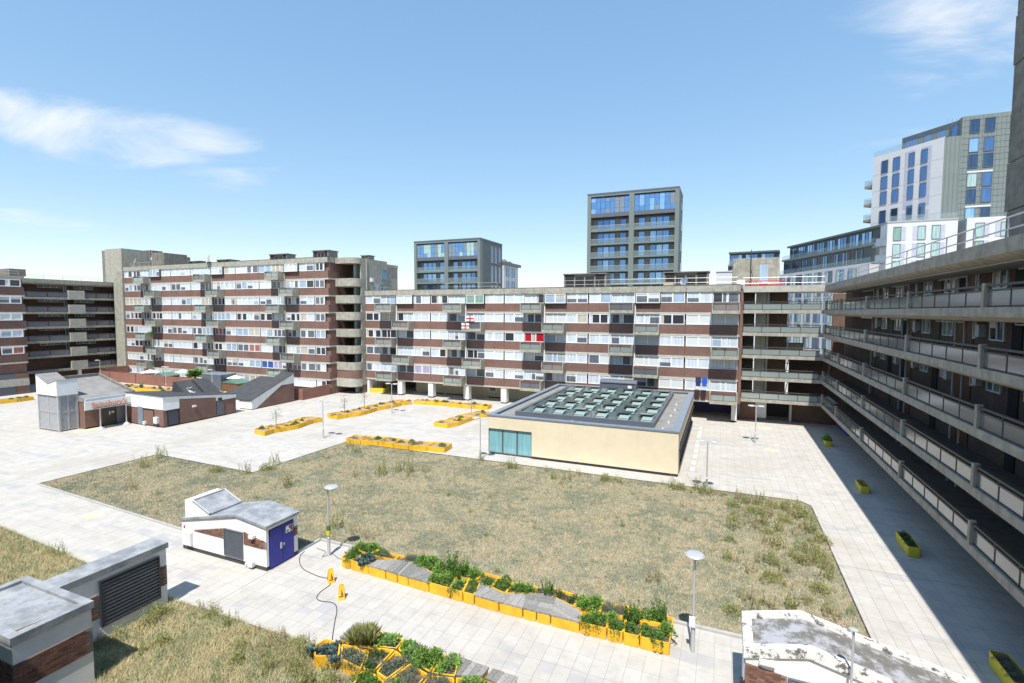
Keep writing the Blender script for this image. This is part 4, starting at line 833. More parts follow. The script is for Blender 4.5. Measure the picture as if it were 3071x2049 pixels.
def quad_plate(pts, t=0.03):
    m = MB(); a, b, c = (Vector(p) for p in pts[:3]); n = (b-a).cross(c-a).normalized()*t
    lo = [tuple(Vector(p)-n) for p in pts]; k = len(pts); s = len(m.v); m.v.extend([tuple(p) for p in pts]+lo); m.f.append(tuple(range(k))); m.f.append(tuple(range(2*k-1, k-1, -1))); m.mi += [0, 0]
    for i in range(k): j = (i+1) % k; m.f.append((j, i, k+i, k+j)); m.mi.append(0)
    return m
cw = (SX1-SX0-0.7)/6; rd = (SY1-SY0-0.7)/5
for j in range(5):
    for i in range(6):
        x = SX0+0.35+i*cw+(0.0 if j % 2 == 0 else 0.0); y = SY0+0.36+j*rd; z = 3.68; zh = 4.12
        hx = cw/2
        # one cell: lit tilted pane painted pale, low pane and lid painted unlit dark
        o = build('rooflight_pane', quad_plate([(x+0.03, y+0.05, z), (x+hx, y+0.05, z), (x+hx+0.28, y+rd*0.62, zh-0.15), (x+0.3, y+rd*0.62, zh-0.15)]), 'sky_pane_unlit', pv)
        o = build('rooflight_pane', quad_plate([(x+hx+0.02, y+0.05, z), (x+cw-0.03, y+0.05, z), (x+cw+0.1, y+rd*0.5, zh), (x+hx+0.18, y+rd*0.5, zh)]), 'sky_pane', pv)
        o = build('rooflight_pane', quad_plate([(x+hx-0.2, y+rd*0.35, zh+0.06), (x+cw-0.05, y+rd*0.35, zh+0.06), (x+cw+0.2, y+rd*0.52, zh+0.04), (x+cw-0.02, y+rd*0.66, zh+0.02), (x+hx-0.1, y+rd*0.66, zh+0.02)]), 'sky_pane_unlit', pv)
        f = MB()
        for a, b in (((x+hx+0.02, y+0.03, z+0.02), (x+hx+0.2, y+rd*0.5, zh+0.02)), ((x+hx+0.05, y+0.28, z+0.2), (x+cw, y+0.28, z+0.2)), ((x+hx-0.2, y+rd*0.34, zh+0.07), (x+cw-0.05, y+rd*0.34, zh+0.07)), ((x+cw-0.05, y+rd*0.34, zh+0.07), (x+cw+0.2, y+rd*0.6, zh+0.03)), ((x+0.03, y+0.04, z), (x+cw, y+0.04, z))): f.tube([a, b], 0.03, 4)
        build('rooflight_bar', f, 'dark_metal', pv)
build('plant_box', MB().profile([(61.6, 3.43), (60.4, 3.43), (60.4, 4.5), (60.7, 4.75), (61.6, 4.75)], 'x', -13.8, -9.4), 'slate_metal', pv); build('plant_box_slot', MB().box(-13.6, -9.6, 60.36, 60.395, 4.35, 4.42), 'dusty_dark', pv); build('notice', MB().box(-10.4, -9.95, 60.34, 60.39, 3.9, 4.2), 'white_frame', pv)
for x, y in ((-18.6, 41.9), (-12.0, 42.0), (-4.4, 42.2), (-4.2, 45.0), (-4.3, 48), (-4.2, 51), (-4.3, 54)): build('roof_cone', MB().lathe((x, y, 3.42), [(0.07, 0), (0.05, 0.12), (0.01, 0.2)], 8), 'white_frame', pv)
for x, mt, lb in ((-2.95, 'navy_cloth', 'dark'), (-2.25, 'blue_cloth', 'bright blue')):
    tag(build('hanging_blanket', MB().box(x, x+0.62, 63.45+0.05, 63.55+0.05, 4.55, 5.3).box(x+0.05, x+0.56, 63.4, 63.48, 4.2, 4.62), mt), lb+' laundry bag hung outside a window above the pavilion roof', 'laundry')

# ================================================================== bricks laid one by one
bm_ = {}
def bricks(par, F, u0, u1, z0, z1, top=None, bot=None, d=0.0):
    ax = F[0]; bw, bh, th = 0.215, 0.062, 0.03
    def me(w):
        k = (ax, round(w, 3))
        if k not in bm_:
            b = MB().box(*((-w/2, w/2, -th/2, th/2, -bh/2, bh/2) if ax == 'y' else (-th/2, th/2, -w/2, w/2, -bh/2, bh/2))); bm_[k] = mesh('brick', b.v, b.f, ['brick_unit'])
        return bm_[k]
    r = 0; z = z0+0.04
    while z+bh/2 < z1+0.02:
        u = u0+(0.1125 if r % 2 else 0.0); 
        if r % 2: 
            c = u0+0.05
            if (top is None or z+bh/2 < top(c)) and (bot is None or z-bh/2 > bot(c)): place('brick', me(0.1), par, ((c, F[2]+F[1]*d, z) if ax == 'y' else (F[2]+F[1]*d, c, z)))
        while u+bw <= u1+0.001:
            c = u+bw/2
            if (top is None or z+bh/2 < min(top(u), top(u+bw))+0.02) and (bot is None or z-bh/2 > max(bot(u), bot(u+bw))-0.02):
                place('brick', me(bw), par, (c, F[2]+F[1]*d, z) if ax == 'y' else (F[2]+F[1]*d, c, z))
            u += bw+0.01
        z += 0.073; r += 1
def louvre(par, F, u0, u1, z0, z1, n, mat='dark_metal', frame='dark_metal', slat_top=None):
    f = MB(); f.box(*fb(F, u0, u0+0.05, -0.1, 0.05, z0, z1)); f.box(*fb(F, u1-0.05, u1, -0.1, 0.05, z0, z1)); f.box(*fb(F, u0+0.051, u1-0.051, -0.1, 0.05, z0, z0+0.05)); f.box(*fb(F, u0+0.051, u1-0.051, -0.1, 0.05, z1-0.05, z1))
    o = build('louvre', f, frame, par); build('louvre_back', MB().box(*fb(F, u0+0.051, u1-0.051, -0.12, -0.1, z0+0.051, z1-0.051)), 'dusty_dark', o)
    h = (z1-z0-0.1)/n
    for k in range(n):
        z = z0+0.05+k*h; s = MB(); ax, sg, pl = F
        pts = [(-0.08, z+h*0.85), (0.03, z+0.01), (0.03, z+0.035), (-0.06, z+h*0.92)]
        pr = [(pl+sg*a, b) for a, b in pts]; s.profile(pr, 'x' if ax == 'y' else 'y', u0+0.052, u1-0.052); build('slat', s, mat, o)
    return o

# ---- kiosk with blue doors
bk = thing('service_kiosk', (-24, 18.8, 0), 'white and brick kiosk with blue double doors at the lawn corner', 'kiosk')
KX0, KX1, KY0, KY1 = -27.15, -20.8, 17.75, 19.75
def ktop(x): return 1.58+(x-KX0)/(-22.85-KX0)*(2.48-1.58) if x < -22.85 else 2.48-(x+22.85)/(KX1+22.85)*0.26
prof = [(KX0, 0.22), (KX1, 0.22), (KX1, 2.2), (-22.85, 2.46), (KX0, 1.56)]
build('wall', MB().profile(prof, 'y', KY0, KY1), 'white_render', bk)
build('plinth', MB().box(KX0+0.02, KX1-0.02, KY0+0.02, KY1-0.02, 0, 0.219), 'charcoal', bk)
rfp = MB(); rfp.prism([(KX0-0.08, KY0-0.08), (-22.85, KY0-0.08), (-22.85, KY1+0.08), (KX0-0.08, KY1+0.08)], [1.58, 2.5, 2.5, 1.58], [1.70, 2.62, 2.62, 1.70]); rfp.prism([(-22.849, KY0-0.08), (KX1+0.1, KY0-0.08), (KX1+0.1, KY1+0.08), (-22.849, KY1+0.08)], [2.5, 2.23, 2.23, 2.5], [2.62, 2.35, 2.35, 2.62]); build('roof', rfp, 'roof_lead', bk)
us = MB(); us.prism([(-26.9, KY0+0.05), (-26.2, KY0+0.05), (-26.2, KY1-0.05), (-26.9, KY1-0.05)], 1.72, [2.75, 2.75, 2.75, 2.75]); us.prism([(-26.199, KY0+0.05), (-25.0, KY0+0.05), (-25.0, KY1-0.05), (-26.199, KY1-0.05)], 1.74, [2.75, 2.22, 2.22, 2.75]); build('roof_upstand', us, 'white_render', bk)
build('upstand_cover', quad_plate([(-26.25, KY0+0.02, 2.80), (-24.95, KY0+0.02, 2.26), (-24.95, KY1-0.02, 2.26), (-26.25, KY1-0.02, 2.80)], 0.04), 'roof_lead', bk)
build('upstand_frame', MB().tube([(-26.25, KY0+0.06, 2.83), (-24.95, KY0+0.06, 2.29)], 0.05, 5).tube([(-26.25, KY1-0.06, 2.83), (-24.95, KY1-0.06, 2.29)], 0.05, 5).tube([(-26.25, KY0+0.06, 2.83), (-26.25, KY1-0.06, 2.83)], 0.05, 5), 'galvanised', bk)
FK = ('y', -1, KY0)
def kb(x): return 1.22-(x+26.1)*0.017
def kt(x): return min(1.22+(x+26.1)*0.21, 1.95-(x+23)*0.16)
build('brick_bed', MB().profile([(-26.1, 1.2), (-23.8, 1.17), (-23.8, 1.72), (-26.0, 1.25)], 'y', KY0-0.012, KY0-0.001).profile([(-22.38, 1.15), (-20.79, 1.12), (-20.79, 1.50), (-22.38, 1.78)], 'y', KY0-0.012, KY0-0.001), 'mortar', bk)
bricks(bk, FK, -26.1, -23.82, 1.16, 2.0, top=lambda u: 1.25+(u+26.1)*0.215, bot=lambda u: 1.15, d=0.016); bricks(bk, FK, -22.36, -20.8, 1.12, 1.9, top=lambda u: 1.80-(u+22.36)*0.18, bot=lambda u: 1.1, d=0.016)
louvre(bk, ('y', -1, KY0-0.02), -23.78, -22.42, 0.30, 1.74, 18, 'slate_metal', 'slate_metal')
build('door', MB().box(KX1+0.001, KX1+0.05, 17.95, 18.69, 0.06, 2.02), 'blue_door', bk); build('door', MB().box(KX1+0.001, KX1+0.05, 18.71, 19.45, 0.06, 2.02), 'blue_door', bk)
build('door_handle', MB().box(KX1+0.051, KX1+0.09, 18.55, 18.65, 0.85, 1.15).box(KX1+0.051, KX1+0.08, 18.76, 18.82, 0.95, 1.05), 'galvanised', bk)
sg = build('notice', MB().box(KX1+0.051, KX1+0.06, 18.93, 19.38, 1.5, 1.86), 'white_frame', bk); build('notice_patch', MB().box(KX1+0.061, KX1+0.064, 18.95, 19.1, 1.53, 1.66), 'leaf_bright', sg); build('notice_patch', MB().box(KX1+0.061, KX1+0.064, 19.22, 19.36, 1.53, 1.84), 'leaf_russet', sg); build('notice_patch', MB().box(KX1+0.061, KX1+0.064, 19.13, 19.2, 1.68, 1.84), 'dusty_dark', sg)
build('brick_bed', MB().box(KX1+0.001, KX1+0.012, 19.47, 19.75, 1.1, 1.6), 'mortar', bk); bricks(bk, ('x', 1, KX1), 19.48, 19.75, 1.1, 1.58, d=0.016)
build('door_recess', MB().box(KX1+0.0008, KX1+0.004, 17.9, 19.465, 0.0, 2.06), 'dusty_dark', bk)
build('cabinet', MB().box(-26.75, -26.25, KY0-0.16, KY0-0.002, 0.35, 1.05), 'box_white', bk); build('wall_lamp', MB().box(-21.8, -21.5, KY0-0.22, KY0-0.03, 1.62, 1.78), 'warm_white', bk); build('meter_box', MB().box(-21.95, -21.6, KY0-0.2, KY0-0.002, 0.12, 0.38).box(-22.2, -22.1, KY0-0.12, KY0-0.002, 0.05, 0.22), 'box_white', bk); build('red_notice', MB().box(-26.98, -26.88, KY0-0.012, KY0-0.003, 1.18, 1.34), 'red_cloth', bk)

# ---- louvred wall and box at the lower left
lv = thing('vent_house', (-22.8, 12, 0), 'white wall with a large black louvre and brick panels, on the grass', 'vent housing')
build('wall', MB().box(-23.35, -22.42, 9.9, 13.92, 0, 2.62), 'white_render', lv)
build('coping', MB().box(-23.45, -22.36, 9.85, 14.0, 2.621, 2.86), 'roof_lead', lv)
FV = ('x', 1, -22.42)
louvre(lv, ('x', 1, -22.38), 11.32, 13.6, 0.55, 2.42, 12, 'louvre_black')
build('brick_bed', MB().box(-22.419, -22.405, 13.62, 13.92, 1.0, 1.86), 'mortar', lv); bricks(lv, FV, 13.63, 13.92, 1.0, 1.86, d=0.02); build('brick_bed', MB().box(-22.419, -22.405, 10.1, 11.31, 0.95, 1.9), 'mortar', lv); bricks(lv, FV, 10.1, 11.3, 0.95, 1.9, d=0.02)
bxo = thing('vent_box', (-21.8, 8.9, 0), 'white and brick box with a shallow flat roof tray, against the black louvre wall', 'vent housing')
BX0, BX1, BY0, BY1 = -24.2, -20.05, 7.75, 9.87
build('wall', MB().box(BX0, BX1, BY0, BY1, 0, 2.72), 'white_render', bxo)
rm = MB(); rm.box(BX0-0.06, BX1+0.06, BY0-0.06, BY0+0.22, 2.721, 2.97); rm.box(BX0-0.06, BX1+0.06, BY1-0.22, BY1+0.06, 2.721, 2.97); rm.box(BX0-0.06, BX0+0.22, BY0+0.221, BY1-0.221, 2.721, 2.97); rm.box(BX1-0.22, BX1+0.06, BY0+0.221, BY1-0.221, 2.721, 2.97); build('roof_rim', rm, 'roof_lead', bxo)
build('roof_tray', MB().box(BX0+0.221, BX1-0.221, BY0+0.221, BY1-0.221, 2.722, 2.86), 'roof_lead', bxo); build('roof_dirt', MB().prism([(BX1-0.5, BY0+0.25), (BX1-0.24, BY0+0.25), (BX1-0.24, BY1-0.3), (BX1-0.33, BY1-0.3)], 2.861, 2.885), 'soil', bxo)
build('brick_bed', MB().box(BX1+0.001, BX1+0.012, BY0, BY1, 1.18, 2.06), 'mortar', bxo); bricks(bxo, ('x', 1, BX1), BY0, BY1, 1.18, 2.06, d=0.02); build('brick_bed', MB().box(BX0, BX1, BY0-0.012, BY0-0.001, 1.18, 2.06), 'mortar', bxo); bricks(bxo, ('y', -1, BY0), BX1-1.6, BX1, 1.18, 2.06, d=0.02)

# ---- kiosk with flaking roof at the lower right
rk = thing('service_kiosk', (4, 18, 0), 'white and brick kiosk with a flaking lichen-stained roof near the lawn corner', 'kiosk')
QX0, QX1, QY0, QY1 = 0.92, 7.3, 17.0, 19.05
build('wall', MB().profile([(QX0, 0.2), (QX1, 0.2), (QX1, 1.55), (2.65, 2.62), (QX0, 2.18)], 'y', QY0, QY1), 'white_render', rk); build('plinth', MB().box(QX0+0.02, QX1-0.02, QY0+0.02, QY1-0.02, 0, 0.199), 'charcoal', rk)
def qz(x): return 2.20+(x-QX0)*0.26 if x < 2.65 else 2.65-(x-2.65)*0.232
def strip(y0, y1, dz, mat, name, x0=QX0-0.07, x1=QX1+0.07, th=0.16):
    m = MB(); m.prism([(x0, y0), (2.65, y0), (2.65, y1), (x0, y1)], [qz(x0)+dz-th, qz(2.65)+dz-th, qz(2.65)+dz-th, qz(x0)+dz-th], [qz(x0)+dz, qz(2.65)+dz, qz(2.65)+dz, qz(x0)+dz]); m.prism([(2.651, y0), (x1, y0), (x1, y1), (2.651, y1)], [qz(2.65)+dz-th, qz(x1)+dz-th, qz(x1)+dz-th, qz(2.65)+dz-th], [qz(2.65)+dz, qz(x1)+dz, qz(x1)+dz, qz(2.65)+dz]); build(name, m, mat, rk)
strip(QY0-0.07, QY0+0.2, 0.27, 'flaking_edge', 'roof_rim', th=0.3); strip(QY1-0.2, QY1+0.07, 0.27, 'flaking_edge', 'roof_rim', th=0.3); strip(QY0+0.201, QY1-0.201, 0.13, 'flaking_white', 'roof')
build('roof_rim', MB().prism([(QX0-0.07, QY0+0.202), (QX0+0.22, QY0+0.202), (QX0+0.22, QY1-0.202), (QX0-0.07, QY1-0.202)], [2.25]*4, [qz(QX0-0.07)+0.27, qz(QX0+0.22)+0.27, qz(QX0+0.22)+0.27, qz(QX0-0.07)+0.27]), 'flaking_edge', rk)
FQ = ('y', -1, QY0)
build('brick_bed', MB().profile([(QX0, 1.0), (2.1, 1.0), (2.1, 1.85), (QX0, 1.98)], 'y', QY0-0.012, QY0-0.001), 'mortar', rk); bricks(rk, FQ, QX0, 2.1, 1.0, 2.0, top=lambda u: 1.98-(u-QX0)*0.11, d=0.02)
louvre(rk, ('y', -1, QY0-0.02), 2.12, 3.7, 0.35, 1.84, 18, 'grey_metal', 'slate_metal'); build('wall_lamp', MB().box(1.3, 1.75, QY0-0.13, QY0-0.002, 2.1, 2.25).box(1.34, 1.71, QY0-0.15, QY0-0.131, 2.12, 2.23), 'warm_white', rk); build('wall_bracket', MB().box(QX0-0.14, QX0-0.01, QY0+0.05, QY0+0.25, 1.0, 1.3), 'dusty_dark', rk)
build('wall_bracket', MB().box(QX0-0.05, QX0-0.002, QY0+0.1, QY0+0.16, 1.3, 2.2), 'galvanised', rk)
pl = MB(); pl.tube([(3.7, 16.75, 0), (3.7, 16.75, 3.9)], 0.035, 8); pl.lathe((3.7, 16.75, 3.9), [(0.03, 0), (0.12, 0.02), (0.12, 0.04), (0.04, 0.06)], 14); tag(build('marker_pole', pl, 'galvanised'), 'thin pale pole with a small round cap before the flaking-roofed kiosk', 'pole')

# ================================================================== supermarket entrance group
lb = thing('lift_kiosk', (-66.8, 31.6, 0), 'white capped stair box with two tall grey louvred doors left of the shop sign', 'kiosk')
LX0, LX1, LY0, LY1 = -68.95, -65.2, 30.0, 31.75
build('core', MB().box(LX0+0.1, LX1-0.1, LY0+0.1, LY1-0.1, 0.1, 3.89), 'grey_metal', lb)
build('cap', MB().profile([(LX0-0.08, 3.9), (LX1+0.08, 3.9), (LX1+0.08, 5.55), (-66.75, 5.1), (LX0-0.08, 6.05)], 'y', LY0-0.08, LY1+0.08), 'white_render', lb)
build('roof', quad_plate([(LX0-0.1, LY0-0.1, 6.08), (-66.75, LY0-0.1, 5.13), (-66.75, LY1+0.1, 5.13), (LX0-0.1, LY1+0.1, 6.08)], 0.05), 'roof_felt', lb); build('roof', quad_plate([(-66.74, LY0-0.1, 5.13), (LX1+0.1, LY0-0.1, 5.58), (LX1+0.1, LY1+0.1, 5.58), (-66.74, LY1+0.1, 5.13)], 0.05), 'roof_felt', lb)
for Fz, a, b in ((('y', -1, LY0+0.08), LX0+0.05, LX1-0.15), (('x', 1, LX1-0.08), LY0+0.2, LY1-0.1)):
    for z0, z1 in ((0.12, 2.0), (2.05, 3.88)):
        for h in range(2):
            u0 = a+(b-a)*h/2; louvre(lb, Fz, u0, a+(b-a)*(h+1)/2-0.01, z0, z1, 14, 'galvanised', 'galvanised')
build('side_post', MB().box(LX0-0.1, LX0+0.04, LY0-0.02, LY0+0.14, 0, 3.9).box(LX1-0.16, LX1+0.0, LY0-0.0, LY0+0.16, 0, 3.9).box(LX1-0.14, LX1+0.02, LY1-0.08, LY1+0.08, 0, 3.9), 'galvanised', lb)
se = thing('shop_entrance', (-65.5, 34.5, 0), 'brick shop entrance with a sloping grey roof beneath the long white sign', 'shop building')
build('wall', MB().box(-70.5, -64.2, 31.9, 36.6, 0, 3.0), 'brick', se); build('plinth', MB().box(-64.199, -64.17, 31.95, 36.55, 0, 0.15), 'dusty_dark', se)
build('roof', MB().prism([(-70.6, 31.85), (-64.0, 31.85), (-64.0, 36.7), (-70.6, 36.7)], [3.0]*4, [5.0, 3.35, 3.35, 5.0]), 'roof_felt', se); build('roof_rim', MB().prism([(-70.6, 36.701), (-64.0, 36.701), (-64.0, 36.95), (-70.6, 36.95)], [3.0]*4, [5.3, 3.6, 3.6, 5.3]).prism([(-70.9, 31.85), (-70.61, 31.85), (-70.61, 36.7), (-70.9, 36.7)], 3.0, 5.35), 'concrete_dark', se)
build('fascia', MB().box(-63.999, -63.85, 31.85, 36.95, 2.95, 3.35), 'box_white', se)
build('door', MB().box(-64.199, -64.12, 33.6, 34.9, 0.05, 2.1), 'olive_door', se); build('door', MB().box(-64.199, -64.12, 35.0, 36.0, 0.05, 2.2), 'grey_metal', se); build('door', MB().box(-64.199, -64.15, 36.02, 36.6, 0.05, 2.2), 'dusty_dark', se); build('notice', MB().box(-64.119, -64.1, 34.2, 34.32, 1.2, 1.6).box(-64.119, -64.1, 34.45, 34.7, 1.35, 1.55), 'white_frame', se)
build('canopy', MB().box(-64.1, -62.6, 31.9, 36.2, 2.4, 2.48), 'slate_light', se)
sn = thing('shop_sign', (-62.6, 33.4, 2.3), 'long white sign reading Sainsbury\'s in orange letters over the shop entrance', 'sign')
build('board', MB().box(-62.72, -62.6, 31.15, 35.75, 2.32, 3.22), 'warm_white', sn)
cu_ = bpy.data.curves.new('lettering', 'FONT'); cu_.body = "Sainsbury's"; cu_.size = 0.86; cu_.extrude = 0.012; cu_.align_x = 'CENTER'; cu_.align_y = 'CENTER'; cu_.space_character = 1.02; cu_.offset = 0.014
tmp = bpy.data.objects.new('lettering', cu_); COL.objects.link(tmp); bpy.context.view_layer.update(); dg = bpy.context.evaluated_depsgraph_get(); me = bpy.data.meshes.new_from_object(tmp.evaluated_get(dg)); bpy.data.objects.remove(tmp)
me.transform(Matrix.Rotation(R_(90), 4, 'Z') @ Matrix.Rotation(R_(90), 4, 'X')); me.materials.clear(); me.materials.append(MATS['orange_sign']); xs = [v.co.y for v in me.vertices]; me.transform(Matrix.Scale(3.5/(max(xs)-min(xs)), 4)); place('lettering', me, sn, (-62.575, 33.5, 2.78))
for y in (32.6, 35.2): build('post', MB().tube([(-62.75, y, 0.3), (-62.75, y, 2.33)], 0.07, 8).lathe((-62.75, y, 0), [(0.42, 0.001), (0.42, 0.03), (0.09, 0.32)], 8), 'galvanised', sn)
s2 = thing('shop_building', (-60.5, 40, 0), 'flat-roofed brick and white shop building with twin dark roof hatches', 'shop building')
build('wall', MB().box(-63.6, -57.1, 35.75, 44.75, 0.12, 2.0), 'brick', s2); build('plinth', MB().box(-63.55, -57.12, 35.77, 44.73, 0, 0.119), 'dusty_dark', s2)
build('white_band', MB().prism([(-63.65, 35.7), (-57.05, 35.7), (-57.05, 44.8), (-63.65, 44.8)], [2.001]*4, [3.6, 3.5, 2.42, 2.42]), 'white_render', s2); build('roof', quad_plate([(-63.75, 35.6, 3.66), (-56.98, 35.6, 3.56), (-56.98, 44.9, 2.48), (-63.75, 44.9, 2.48)], 0.05), 'charcoal', s2)
build('brick_face', MB().profile([(37.55, 0.13), (42.0, 0.13), (42.0, 2.42), (37.55, 2.95)], 'x', -57.049, -57.02), 'brick', s2)
build('white_return', MB().box(-57.049, -57.03, 35.8, 37.5, 1.9, 2.6), 'white_render', s2); lvo = louvre(s2, ('x', 1, -57.06), 36.15, 37.45, 0.15, 1.88, 12, 'slate_metal', 'dusty_dark')
build('door', MB().box(-57.099, -57.03, 42.1, 43.0, 0.2, 1.86), 'slate_metal', s2); build('wall_lamp', MB().box(-57.019, -56.85, 39.0, 39.4, 1.75, 1.95), 'warm_white', s2); build('vent_grille', MB().box(-57.049, -57.0, 42.3, 42.8, 2.02, 2.3), 'dusty_dark', s2)
build('grey_panel', MB().box(-61.5, -60.6, 35.68, 35.749, 0.1, 2.1), 'slate_light', s2); build('pipe', MB().box(-61.6, -58.7, 35.7, 35.76, 1.86, 1.95).box(-58.75, -58.66, 35.7, 35.76, 0.1, 1.86), 'dusty_dark', s2); build('meter_box', MB().box(-58.4, -57.8, 35.45, 35.74, 0.45, 1.15).box(-60.35, -60.0, 35.5, 35.74, 0.15, 0.5), 'box_white', s2)
for y in (41.2, 43.5):
    o = build('roof_hatch', MB().profile([(-62.6, 2.6), (-59.4, 2.6), (-61.8, 4.3), (-62.2, 4.3)], 'y', y-0.95, y+0.95), 'charcoal', s2); build('hatch_cheek', MB().profile([(-62.3, 2.65), (-59.9, 2.65), (-61.9, 4.15)], 'y', y+0.951, y+0.99), 'sky_lilac', o)
gr = MB()
for a in ((0, 0, .3, .5), (.2, .1, .5, .6), (.35, .55, .75, .5), (.1, .5, .0, .25), (.0, -.25, .5, -.3), (.45, -.2, .85, -.35)):
    p = [(-61.4+a[1]*0.9+1.0, 41.2-0.4+a[0]*0.9, 3.5-a[1]*0.64), (-61.4+a[3]*0.9+1.0, 41.2-0.4+a[2]*0.9, 3.5-a[3]*0.64)]; gr.tube([(q[0], q[1], q[2]-0.18) for q in p], 0.035, 4)
build('paint_scrawl', gr, 'box_white', s2)
rh = thing('ramp_house', (-57.5, 50, 0), 'wedge-shaped brick stair house with a steep black roof beside the shop', 'kiosk')
build('brick_side', MB().profile([(47.6, 0.1), (54.0, 0.1), (54.0, 2.6), (51.8, 2.6)], 'x', -57.0, -56.88), 'brick', rh); build('white_side', MB().profile([(46.9, 0.1), (47.58, 0.1), (51.8, 2.62), (54.0, 2.62), (54.0, 4.0), (46.9, 1.25)], 'x', -57.3, -56.9), 'white_render', rh)
build('body', MB().profile([(46.9, 0.1), (54.0, 0.1), (54.0, 4.0), (46.9, 1.25)], 'x', -59.2, -57.31), 'white_render', rh); build('plinth', MB().box(-59.15, -56.92, 46.95, 53.95, 0, 0.099), 'dusty_dark', rh)
build('roof', quad_plate([(-59.3, 46.75, 1.27), (-56.8, 46.75, 1.27), (-56.8, 54.1, 4.12), (-59.3, 54.1, 4.12)], 0.06), 'charcoal', rh); build('lower_roof', quad_plate([(-63.6, 47.0, 1.3), (-59.31, 47.0, 1.3), (-59.31, 54.0, 3.3), (-63.6, 54.0, 3.3)], 0.06), 'charcoal', rh); build('lower_wall', MB().box(-63.4, -59.21, 47.1, 53.9, 0, 1.25), 'white_render', rh); build('gable', MB().profile([(47.3, 1.26), (53.9, 1.26), (53.9, 3.2)], 'x', -63.5, -63.3), 'white_render', rh)

# ================================================================== garden terrace of the tall block
gw = tag(build('garden_wall', MB().box(-106.7, -80.0, 55.55, 55.8, 0, 1.75), 'brick_red'), 'long red brick garden wall in front of the tall block', 'wall')
for x in (-103.6, -96, -88): build('wall_joint', MB().box(x, x+0.12, 55.54, 55.549, 0.05, 1.75), 'dusty_dark', gw)
tag(build('garden_wall', MB().box(-56.55, -56.3, 55.0, 60.55, 0, 1.62).box(-59.5, -56.551, 55.0, 55.25, 0, 1.62), 'brick_red'), 'short red brick wall running out from the end of the tall block', 'wall')
tag(build('garden_wall', MB().box(-106.7, -106.4, 55.81, 60.5, 0, 2.3), 'brick_red'), 'red brick return wall at the far end of the garden terrace', 'wall')
def parasol(x, y, z, r, mat, lab):
    m = MB(); m.tube([(x, y, 0), (x, y, z)], 0.03, 6); n = len(m.v); m.v.append((x, y, z+0.05)); m.v.extend([(x+r*math.cos(k*math.pi/4), y+r*math.sin(k*math.pi/4), z-0.45) for k in range(8)])
    for k in range(8): m.f.append((n, n+1+k, n+1+(k+1) % 8)); m.mi.append(0)
    tag(build('parasol', m, mat), lab, 'parasol')
parasol(-95.5, 57.8, 2.3, 1.6, 'box_white', 'white garden parasol behind the long red wall'); parasol(-86.3, 57.6, 2.8, 1.3, 'box_white', 'white parasol beside the palm behind the red wall'); parasol(-74.0, 58.0, 2.4, 1.3, 'box_white', 'white parasol behind the shop roof hatches')
def shed(x0, x1, y0, y1, h, lab, mat, roof): 
    t_ = thing('garden_shed', ((x0+x1)/2, (y0+y1)/2, 0), lab, 'shed'); build('wall', MB().box(x0, x1, y0, y1, 0, h), mat, t_); ym = (y0+y1)/2
    if roof: build('roof', MB().profile([(x0-0.1, h), (x1+0.1, h), ((x0+x1)/2, h+0.55)], 'y', y0-0.1, y1+0.1), roof, t_)
    else: build('roof', MB().box(x0-0.05, x1+0.05, y0-0.05, y1+0.05, h+0.001, h+0.1), 'slate_light', t_)
shed(-92.5, -89.3, 56.4, 59, 1.55, 'small shed with a green pitched roof behind the long red wall', 'brown_door', 'green_roof'); shed(-79.5, -75.0, 56.2, 59.0, 2.5, 'slate grey flat-topped shed behind the twin roof hatches', 'slate_metal', None); shed(-74.6, -71, 56.0, 58.2, 1.4, 'low shed with a green roof beside the slate grey shed', 'brown_door', 'green_roof')

# ================================================================== street lamps
def lamp(x, y, h, heads, lab, grp=None, base=0.0):
    t_ = thing('street_lamp', (x, y, base), lab, 'street lamp', grp)
    build('post', MB().lathe((x, y, base), [(0.085, 0), (0.085, 1.0), (0.05, 1.05), (0.045, h-0.08), (0.03, h)], 10), 'galvanised', t_, smooth=False)
    for dx in heads:
        hd = build('lamp_head', MB().lathe((x+dx, y, base+h), [(0.30, -0.04), (0.36, 0.0), (0.30, 0.05), (0.18, 0.065), (0.05, 0.08)], 22), 'galvanised', t_); build('diffuser', MB().lathe((x+dx, y, base+h-0.05), [(0.26, -0.012), (0.28, 0.009)], 18), 'box_white', hd)
        if abs(dx) > 0.1: build('arm', MB().tube([(x, y, base+h-0.03), (x+dx*0.5, y, base+h-0.045)], 0.025, 6), 'galvanised', t_)
    return t_
L1 = lamp(-0.78, 19.88, 3.83, (0.0,), 'single-headed grey lamp post at the end of the leafy yellow planter run')
build('junction_box', MB().box(-0.93, -0.7, 19.72, 19.79, 1.05, 1.45), 'box_white', L1)
L2 = lamp(-19.16, 20.28, 3.78, (0.25,), 'grey lamp post wrapped in a green and yellow poster beside the blue-doored kiosk')
build('poster', MB().lathe((-19.16, 20.28, 1.12), [(0.1, 0), (0.115, 0.02), (0.115, 0.25), (0.1, 0.26)], 10), 'yellow_dull', L2); build('poster', MB().lathe((-19.16, 20.28, 1.4), [(0.1, 0), (0.115, 0.02), (0.115, 0.25), (0.1, 0.26)], 10), 'leaf_green', L2)
lamp(-0.85, 38.55, 3.75, (-0.42, 0.42), 'twin-headed grey lamp post beside the right corner of the cream pavilion'); lamp(-37.62, 39.35, 3.8, (-0.5, 0.5), 'twin-headed grey lamp post beside the far yellow planters'); lamp(-38.85, 52.6, 3.8, (-0.55, 0.55), 'twin-headed grey lamp post between the farthest yellow planters and the columns')
lamp(-19.4, 38.9, 3.75, (-0.42, 0.42), 'twin-headed grey lamp post at the left corner of the cream pavilion'); lamp(3.19, 55.03, 3.75, (-0.42, 0.42), 'twin-headed grey lamp post before the pale panel door of the galleries')
